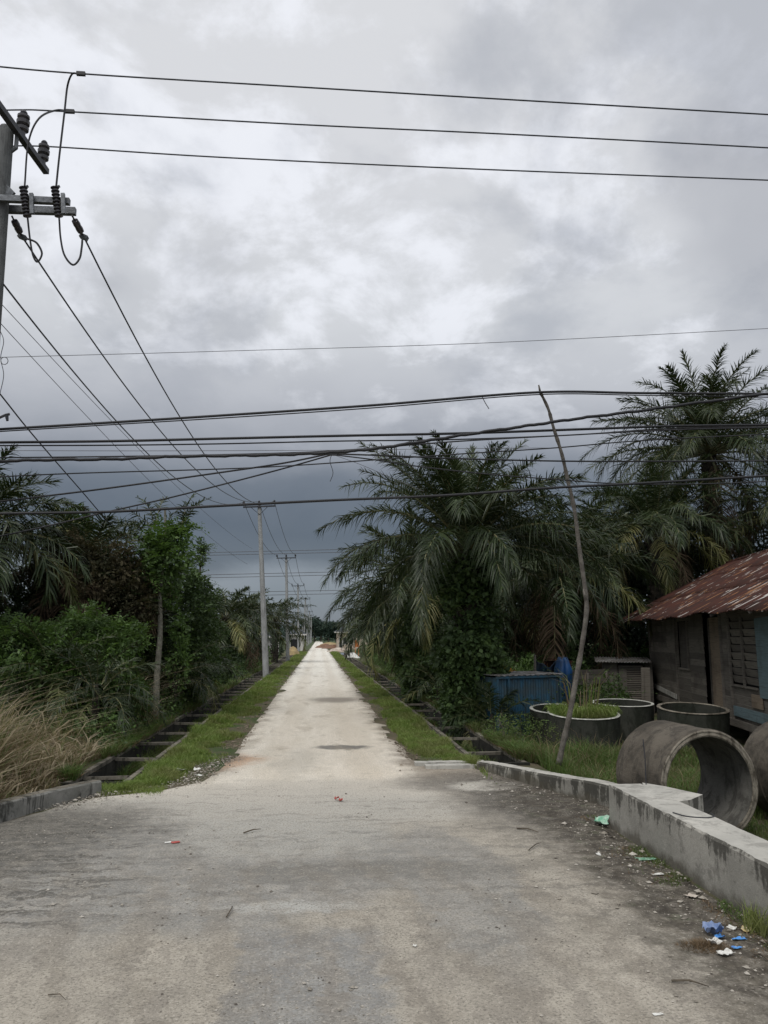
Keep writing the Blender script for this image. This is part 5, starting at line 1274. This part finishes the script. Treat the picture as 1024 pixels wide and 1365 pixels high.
tagit(b.build('loose_wire', M['thinwire']), 'thin curled wire hanging at the left edge', 'wire')
# far transmission wires
for i, (y0_, y1_, nm) in enumerate([(742, 730, 'topmost'), (738.5, 726, 'second'), (768, 756, 'third'), (772, 760, 'fourth'), (791, 782, 'fifth'), (796, 786, 'lowest')]):
    cab([(100, y0_+2), (420, (y0_+y1_)/2+1), (700, y1_)], 150, .05, nm+' of the faint far wires crossing before the dark cloud', 'thinwire', 'faint far wires', 'far_wire')

# ================================================================= FAR BUILDINGS
def hip_house(px0, px1, ytop_wall, depth, wallm, roofm, label, name='house', rh=2.2, dp=9, wins=(), ov=.6):
    a = A(px0, 852, depth); c = A(px1, 852, depth); zt = A(px0, ytop_wall, depth).z; w = c.x-a.x
    t = empty(name, (a.x, depth, -.1), label, 'house')
    zt += .1
    b = MB(); b.box((w/2, dp/2, zt/2), (w, dp, zt)); b.build('wall', M[wallm], t)
    b = MB(); P_ = [(-ov, -ov, zt-.05), (w+ov, -ov, zt-.05), (w+ov, dp+ov, zt-.05), (-ov, dp+ov, zt-.05)]; rl = max(.3, (w-dp)/2) if w > dp else .3
    if w >= dp: rd_ = [(dp/2, dp/2, zt+rh), (w-dp/2+.01, dp/2, zt+rh)]
    else: rd_ = [(w/2, w/2, zt+rh), (w/2, dp-w/2, zt+rh)]
    Q = P_+rd_
    b.add(Q, [(0,1,5,4),(1,2,5),(2,3,4,5),(3,0,4),(0,3,2,1)] if w >= dp else [(0,1,4),(1,2,5,4),(2,3,5),(3,0,4,5),(0,3,2,1)])
    b.build('roof', M[roofm], t)
    b = MB(); b.box((w/2, -ov, zt-.12), (w+2*ov, .06, .2)); b.build('fascia', M['white'], t)
    for (u_, wz, ww, wh) in wins:
        b = MB(); b.box((w*u_, -.04, wz), (ww+.2, .06, wh+.2)); f_ = b.build('window', M['white'], t)
        b = MB(); b.box((w*u_, -.08, wz), (ww, .04, wh)); b.build('pane', M['glass'], f_)
    return t
hip_house(450, 492, 842, 150, 'cream', 'slate', 'cream bungalow with dark hipped roof at the far right of the street', rh=2.3, wins=((.24, 1.7, .7, 1.2), (.44, 1.7, .5, 1.2), (.1, 1.2, .5, 2.0)))
hip_house(387, 404, 845, 135, 'white', 'slate', 'small dark roofed house behind the far poles on the left', rh=1.2, wins=((.5, 1.2, .9, 1.6), (.15, 1.2, .5, 1.6)), dp=6)
hip_house(333, 368, 848, 88, 'white', 'slate', 'white walled house glimpsed behind the low palms on the left', rh=1.0, dp=7, wins=((.3, 1.4, 1.2, 1.0),))
hip_house(300, 328, 862, 80, 'pink', 'rust', 'pinkish low wall of a building between the low palms', rh=.8, dp=6)
def heap(px, py, depth, r, h, m, label, cat='heap', sy=1.0):
    c = A(px, py, depth); b = MB(); k = 14; V = [(c.x, depth, h)]; Fs = []
    for j, (q_, zz) in enumerate(((.35, .85), (.7, .45), (1, -.05))):
        for i in range(k):
            a = 2*pi*i/k; w_ = q_*r*random.uniform(.8, 1.2); V.append((c.x+w_*cos(a), depth+w_*sin(a)*sy, max(-.1, h*zz*random.uniform(.75, 1.1)) if j < 2 else -.1))
    Fs += [(0, 1+i, 1+(i+1) % k) for i in range(k)]
    for j in range(2): Fs += [(1+j*k+i, 1+(j+1)*k+i, 1+(j+1)*k+(i+1) % k, 1+j*k+(i+1) % k) for i in range(k)]
    b.add(V, Fs); return tagit(b.build('heap', M[m]), label, cat)
heap(391, 870, 105, .95, 1.1, 'yearth', 'rounded yellow sand heap at the left roadside before the far houses')
heap(433, 858, 170, 2.2, .9, 'earth', 'reddish earth heap left of the cream bungalow')
heap(446, 858, 160, 2.8, .8, 'earth', 'reddish earth heap directly before the cream bungalow')
heap(452, 862, 140, 1.8, .5, 'palerub', 'pale rubble heap right of the far street end')
heap(447, 864, 125, 1.6, .35, 'palerub', 'low pale rubble spread on the right far verge')
heap(470, 868, 92, .9, .55, 'wpaper', 'white rubble pile on the right verge under the far palms', sy=.7)
heap(440, 860, 200, 3, 1.0, 'yearth', 'tan sand heap at the end of the street')
c = A(476, 858, 96); b = MB(); b.box((0, 0, 1.5), (.55, .05, .8)); b.box((-.2, .04, .55), (.06, .06, 1.3)); b.box((.2, .04, .55), (.06, .06, 1.3))
o = b.build('orange_sign', M['orange']); o.location = (c.x, c.y, 0); tagit(o, 'small blank orange board under the far right palms', 'sign')

# ================================================================= LITTER
def scrap(px, py, w, l, m, name, label, cat, crum=.3, up=.02, rot=None, group=None, N_=7):
    c = G(px, py, .03); rot = random.uniform(0, 3) if rot is None else rot; V = []; o1 = random.uniform(0, 50)
    fa = random.uniform(0, 3); fo = random.uniform(-.15, .15); fb = fa+random.uniform(.7, 1.6); fp = random.uniform(-.2, .2); sc_ = min(w, l)
    for i in range(N_):
        for j in range(N_):
            a, b2 = (i/(N_-1)-.5), (j/(N_-1)-.5); th_a = math.atan2(b2, a)
            rr2 = .72+.5*float(vnoise(o1+1.6*cos(th_a), o1+1.6*sin(th_a)))
            z = abs(a*cos(fa)+b2*sin(fa)-fo)*sc_*.45*min(1, crum*1.6)+abs(a*cos(fb)+b2*sin(fb)-fp)*sc_*.3*crum+crum*sc_*.7*(float(fbm(o1+a*4, b2*4+o1, 3))-.3)
            x = a*w*rr2*(1-.2*crum); y = b2*l*rr2*(1-.2*crum)
            V.append((c.x+x*cos(rot)-y*sin(rot), c.y+x*sin(rot)+y*cos(rot), float(rz_(c.x, c.y))+.004+max(0, z)+up*.2*random.random()))
    Fs = [(i*N_+j, (i+1)*N_+j, (i+1)*N_+j+1, i*N_+j+1) for i in range(N_-1) for j in range(N_-1)]
    o = npmesh(name, V, Fs, M[m]); md = o.modifiers.new('t', 'SOLIDIFY'); md.thickness = .0025
    return tagit(o, label, cat, group)
LG = 'litter along the foot of the parapet'
scrap(951, 1246, .17, .16, 'bbag', 'plastic_bag', 'crumpled greyish blue plastic bag on the roadside litter pile', 'plastic bag', .9, .05, group=LG, N_=9)
scrap(960, 1250, .09, .06, 'bplastic', 'plastic_wrapper', 'vivid blue wrapper tucked under the greyish blue bag', 'wrapper', .6, .02, group=LG)
scrap(952, 1258, .11, .09, 'wpaper', 'paper_scrap', 'white crumpled paper in the middle of the litter pile', 'paper', .8, .03, group=LG)
scrap(984, 1251, .11, .05, 'bplastic', 'plastic_wrapper', 'blue wrapper right of the bag, upper of two', 'wrapper', .3, .02, .2, group=LG)
scrap(982, 1262, .08, .045, 'bplastic', 'plastic_wrapper', 'blue wrapper right of the bag, lower of two', 'wrapper', .3, .02, .1, group=LG)
scrap(968, 1272, .12, .08, 'wpaper', 'paper_scrap', 'folded white carton piece at the front of the litter pile', 'paper', .5, .03, .4, group=LG)
scrap(976, 1236, .07, .07, 'wpaper', 'paper_scrap', 'small white scrap behind the litter pile near the wall', 'paper', .3, .01, group=LG)
scrap(995, 1238, .13, .08, 'yplastic', 'paper_scrap', 'pale folded card close to the wall foot by the grass tuft', 'paper', .3, .02, .9, group=LG)
scrap(801, 1098, .20, .22, 'gplastic', 'plastic_bag', 'green and white plastic bag at the far corner of the parapet', 'plastic bag', .5, .03, group=LG)
scrap(863, 1144, .22, .09, 'gplastic', 'plastic_wrapper', 'flat green wrapper midway along the parapet foot', 'wrapper', .2, .01, .1, group=LG)
scrap(876, 1165, .12, .06, 'wpaper', 'paper_scrap', 'narrow white scrap below the flat green wrapper', 'paper', .2, .01, .1, group=LG)
scrap(921, 1194, .12, .09, 'palerub', 'concrete_chip', 'flat pale concrete chip between the litter pile and green wrapper', 'rubble', .3, .03, group=LG)
scrap(783, 1047, .22, .2, 'yplastic', 'plastic_bag', 'tan plastic bag against the low right kerb', 'plastic bag', .7, .04, group=LG)
scrap(790, 1063, .14, .14, 'wpaper', 'paper_scrap', 'white scrap in front of the tan bag', 'paper', .4, .02, group=LG)
scrap(798, 1160-22, .1, .04, 'wpaper', 'paper_scrap', 'tiny white sliver on the dark soil by the parapet corner', 'paper', .2, .01, group=LG)
scrap(239, 1028, .22, .16, 'wpaper', 'plastic_bag', 'larger white bag on the tip of the left verge', 'plastic bag', .5, .04)
scrap(263, 1026, .16, .14, 'wpaper', 'paper_scrap', 'white scrap right of the larger white bag on the left verge', 'paper', .4, .03)
scrap(265, 1033, .14, .08, 'wpaper', 'paper_scrap', 'small white scrap nearest the road on the left verge', 'paper', .3, .02)
scrap(234, 1122, .09, .07, 'rplastic', 'plastic_wrapper', 'flattened red wrapper on the grey left road surface', 'wrapper', .2, .01)
scrap(224, 1122, .07, .04, 'wpaper', 'paper_scrap', 'white strip beside the flattened red wrapper', 'paper', .2, .01)
scrap(449, 1065, .07, .09, 'rplastic', 'fruit_husk', 'dark red husk in the middle of the road, left of its pair', 'husk', 1.3, .05)
scrap(454, 1067, .07, .07, 'rplastic', 'fruit_husk', 'dark red husk in the middle of the road, right of its pair', 'husk', 1.0, .03)
scrap(553, 1259, .03, .03, 'wpaper', 'paper_scrap', 'tiny white square in the middle foreground road', 'paper', .6, .015)
scrap(627+250, 1350, .07, .03, 'wpaper', 'paper_scrap', 'flat white chip at the bottom right of the road', 'paper', .2, .01)
scrap(372, 1365, .05, .03, 'wpaper', 'paper_scrap', 'white chip at the very bottom edge of the road', 'paper', .2, .01)
# sticks
for x0_, y0_, x1_, y1_, r_, lab in ((325,1110,348,1105,.009,'short dark stick on the left middle of the road'), (689,1104,718,1109,.010,'dark stick on the stained surface before the parapet'), (705,1133,721,1123,.006,'thin pale twig near the dark stick'),
        (895,1307,945,1315,.008,'long thin stick on the lower right road'), (808,1108,818,1117,.009,'pale broken stick by the parapet corner'), (302,1222,310,1208,.006,'forked twig on the left foreground'), (1005,1272,1024,1280,.010,'pale stick at the right edge below the grass tuft'), (64,1326,88,1333,.004,'hair thin twig in the lower left foreground')):
    a = G(x0_, y0_, .03); c = G(x1_, y1_, .03); mid = a.lerp(c, .5)+Vector((.01, .02, .012)); b = MB(); b.tube([a, mid, c], [r_, r_*.8, r_*.4], 5)
    tagit(b.build('stick', M['twig']), lab, 'stick', 'sticks on the road')
# brown fibre heap
c = G(938, 1263, .02); lb = LB(); n = 900; a = R.uniform(0, 2*pi, n); q = .16*R.random(n)**.6
b_ = np.stack([c.x+q*np.cos(a)*1.2, c.y+q*np.sin(a)*.8, np.full(n, .01)], 1); a2 = R.uniform(0, 2*pi, n); hh = R.uniform(.02, .09, n)*(1-q/.2)+.01
d = np.stack([np.cos(a2)*.06, np.sin(a2)*.06, hh], 1); lb.blades(b_, b_+d*.5+np.array([0, 0, .01]), b_+d, np.stack([np.sin(a2), np.cos(a2), 0*a2], 1)*.0016, 0)
tagit(lb.build('fibre_heap', [M['fibre']]), 'small brown heap of dry fibre left of the blue litter', 'fibre heap')
# grass tufts along the wall foot
def tuft(px, py, n, h, label, spread=.12, m='grass'):
    c = G(px, py, 0); lb = LB(); a = R.uniform(0, 2*pi, n); q = spread*R.random(n)**.7
    blades(lb, c.x+q*np.cos(a), c.y+q*np.sin(a), np.full(n, .0), h*R.uniform(.4, 1.1, n), np.full(n, .008), .8, 0)
    tagit(lb.build('grass_tuft', [M[m]]), label, 'grass tuft', 'grass tufts at the parapet foot')
tuft(1013, 1245, 110, .24, 'tall grass tuft against the wall at the right edge', .12)
tuft(1003, 1228, 60, .14, 'small grass tuft just behind the tall one at the wall', .09)
tuft(890, 1178, 160, .05, 'low mossy tuft on the dark soil midway along the wall', .14, 'yardgrass')
tuft(925, 1150, 120, .06, 'low tuft tight against the middle of the wall', .12, 'yardgrass')
tuft(860, 1112, 120, .06, 'low tuft near the far end of the wall', .12, 'yardgrass')
lb = LB(); n = 5200
y = R.uniform(4.3, 10.4, n); x = 3.58-np.abs(R.normal(0, .16, n)); k = fbm(x*3, y*2.2+90) > .5; x, y = x[k], y[k]
blades(lb, x, y, rz_(x, y)-.01, R.uniform(.01, .05, len(x)), np.full(len(x), .006), 1.5, 0)
k = R.random(len(x)) < .5; blades(lb, x[k]-.15, y[k], rz_(x[k], y[k])-.004, R.uniform(.01, .03, k.sum()), np.full(k.sum(), .007), 2.5, 1)
tagit(lb.build('verge_grass', [M['yardgrass'], M['fibre']]), 'sparse weeds and leaf litter along the parapet foot', 'weeds', kind='stuff')

# ================================================================= SKY AND LIGHT
SUN_EL, SUN_AZ = radians(58), radians(215)      # azimuth clockwise from +Y
w = bpy.data.worlds.new('World'); sc.world = w; w.use_nodes = True
nt = w.node_tree; n = N(nt); bg = nt.nodes['Background']
sky = n.new('ShaderNodeTexSky', sky_type='NISHITA'); sky.sun_disc = False; sky.sun_elevation = SUN_EL; sky.sun_rotation = SUN_AZ
v = n.coord('Generated'); X_, Y_, Z_ = n.sep(v)
zc = n.math('MAXIMUM', Z_, 0.0)
den = n.math('ADD', zc, .42)
cl = n.comb(n.math('DIVIDE', X_, den), n.math('DIVIDE', Y_, den), 0)
nA = n.noise(cl, 2.6, 9, .56, .15); nB = n.noise(n.mapping(cl, loc=(4.2, 7.7, 1)), 4.6, 9, .6, .2); nC = n.noise(n.mapping(cl, loc=(1, 3, 5)), 1.2, 4, .5)
def lobe(px, py, r0, r1):
    d = ray(px, py).normalized(); return n.rng(n.vmath('DOT_PRODUCT', v, tuple(d)), cos(radians(r1)), cos(radians(r0)))
bright = n.math('MAXIMUM', lobe(430, 330, 3, 17), n.math('MULTIPLY', lobe(60, 60, 4, 22), .7)); dusk = n.math('MAXIMUM', lobe(1010, 270, 2, 13), n.math('MULTIPLY', lobe(215, 400, 2, 10), .8))
zz = n.math('ADD', zc, n.math('MULTIPLY', n.math('SUBTRACT', nA, .5), .10))
ramp = n.new('ShaderNodeValToRGB'); cr = ramp.color_ramp
def s2l(c): return tuple(((q/255+.055)/1.055)**2.4 if q > 10 else q/255/12.92 for q in c)+(1,)
stops = [(0.0, (112,120,131)), (.035, (116,125,136)), (.070, (126,133,143)), (.095, (90,97,108)), (.135, (84,91,102)), (.19, (106,112,121)), (.240, (150,153,160)), (.30, (184,186,191)), (.38, (206,208,211)), (.56, (214,215,218)), (.72, (216,217,219)), (1.0, (242,242,243))]
cr.elements[0].position = 0; cr.elements[0].color = s2l(stops[0][1]); cr.elements[1].position = 1; cr.elements[1].color = s2l(stops[-1][1])
for p_, c_ in stops[1:-1]: e_ = cr.elements.new(p_); e_.color = s2l(c_)
n.put(ramp.inputs[0], zz)
base = ramp.outputs[0]
up = n.rng(zc, .18, .42)
lt = n.mix(n.math('MULTIPLY', n.rng(n.math('ADD', nB, n.math('MULTIPLY', bright, .09)), .52, .66), n.math('MULTIPLY', up, .8)), base, s2l((240,242,248)))
dk = n.mix(n.math('MULTIPLY', n.rng(n.math('SUBTRACT', nA, n.math('MULTIPLY', n.math('SUBTRACT', dusk, bright), .07)), .53, .37), n.math('MULTIPLY', up, .62)), lt, s2l((162,166,174)))
dk = n.mix(n.math('MULTIPLY', n.rng(n.math('SUBTRACT', nC, n.math('MULTIPLY', dusk, .12)), .47, .34), n.math('MULTIPLY', up, .5)), dk, s2l((148,150,157)))
# the sky behind the photographer is brighter
back = n.rng(Y_, .2, -.6, 1, 1.55)
tot = n.vmath('MULTIPLY', dk, n.comb(back, back, back))
skyc = n.vmath('SCALE', sky.outputs[0], scale=.012)
fin = n.vmath('ADD', tot, skyc)
n.put(bg.inputs['Color'], fin); bg.inputs['Strength'].default_value = 1.0
sl_ = bpy.data.lights.new('sun', 'SUN'); so = bpy.data.objects.new('sun', sl_); col.objects.link(so)
sl_.energy = 1.7; sl_.angle = radians(25); sl_.color = (1, .96, .9)
dv = Vector((sin(SUN_AZ)*cos(SUN_EL), cos(SUN_AZ)*cos(SUN_EL), sin(SUN_EL)))
so.rotation_euler = dv.to_track_quat('Z', 'Y').to_euler(); so.location = (0, -10, 30)

sc.view_settings.view_transform = 'Standard'; sc.view_settings.look = 'None'; sc.view_settings.exposure = 0; sc.view_settings.gamma = 1
sc.cycles.max_bounces = 5; sc.cycles.diffuse_bounces = 3; sc.cycles.glossy_bounces = 2; sc.cycles.transmission_bounces = 2; sc.cycles.transparent_max_bounces = 4
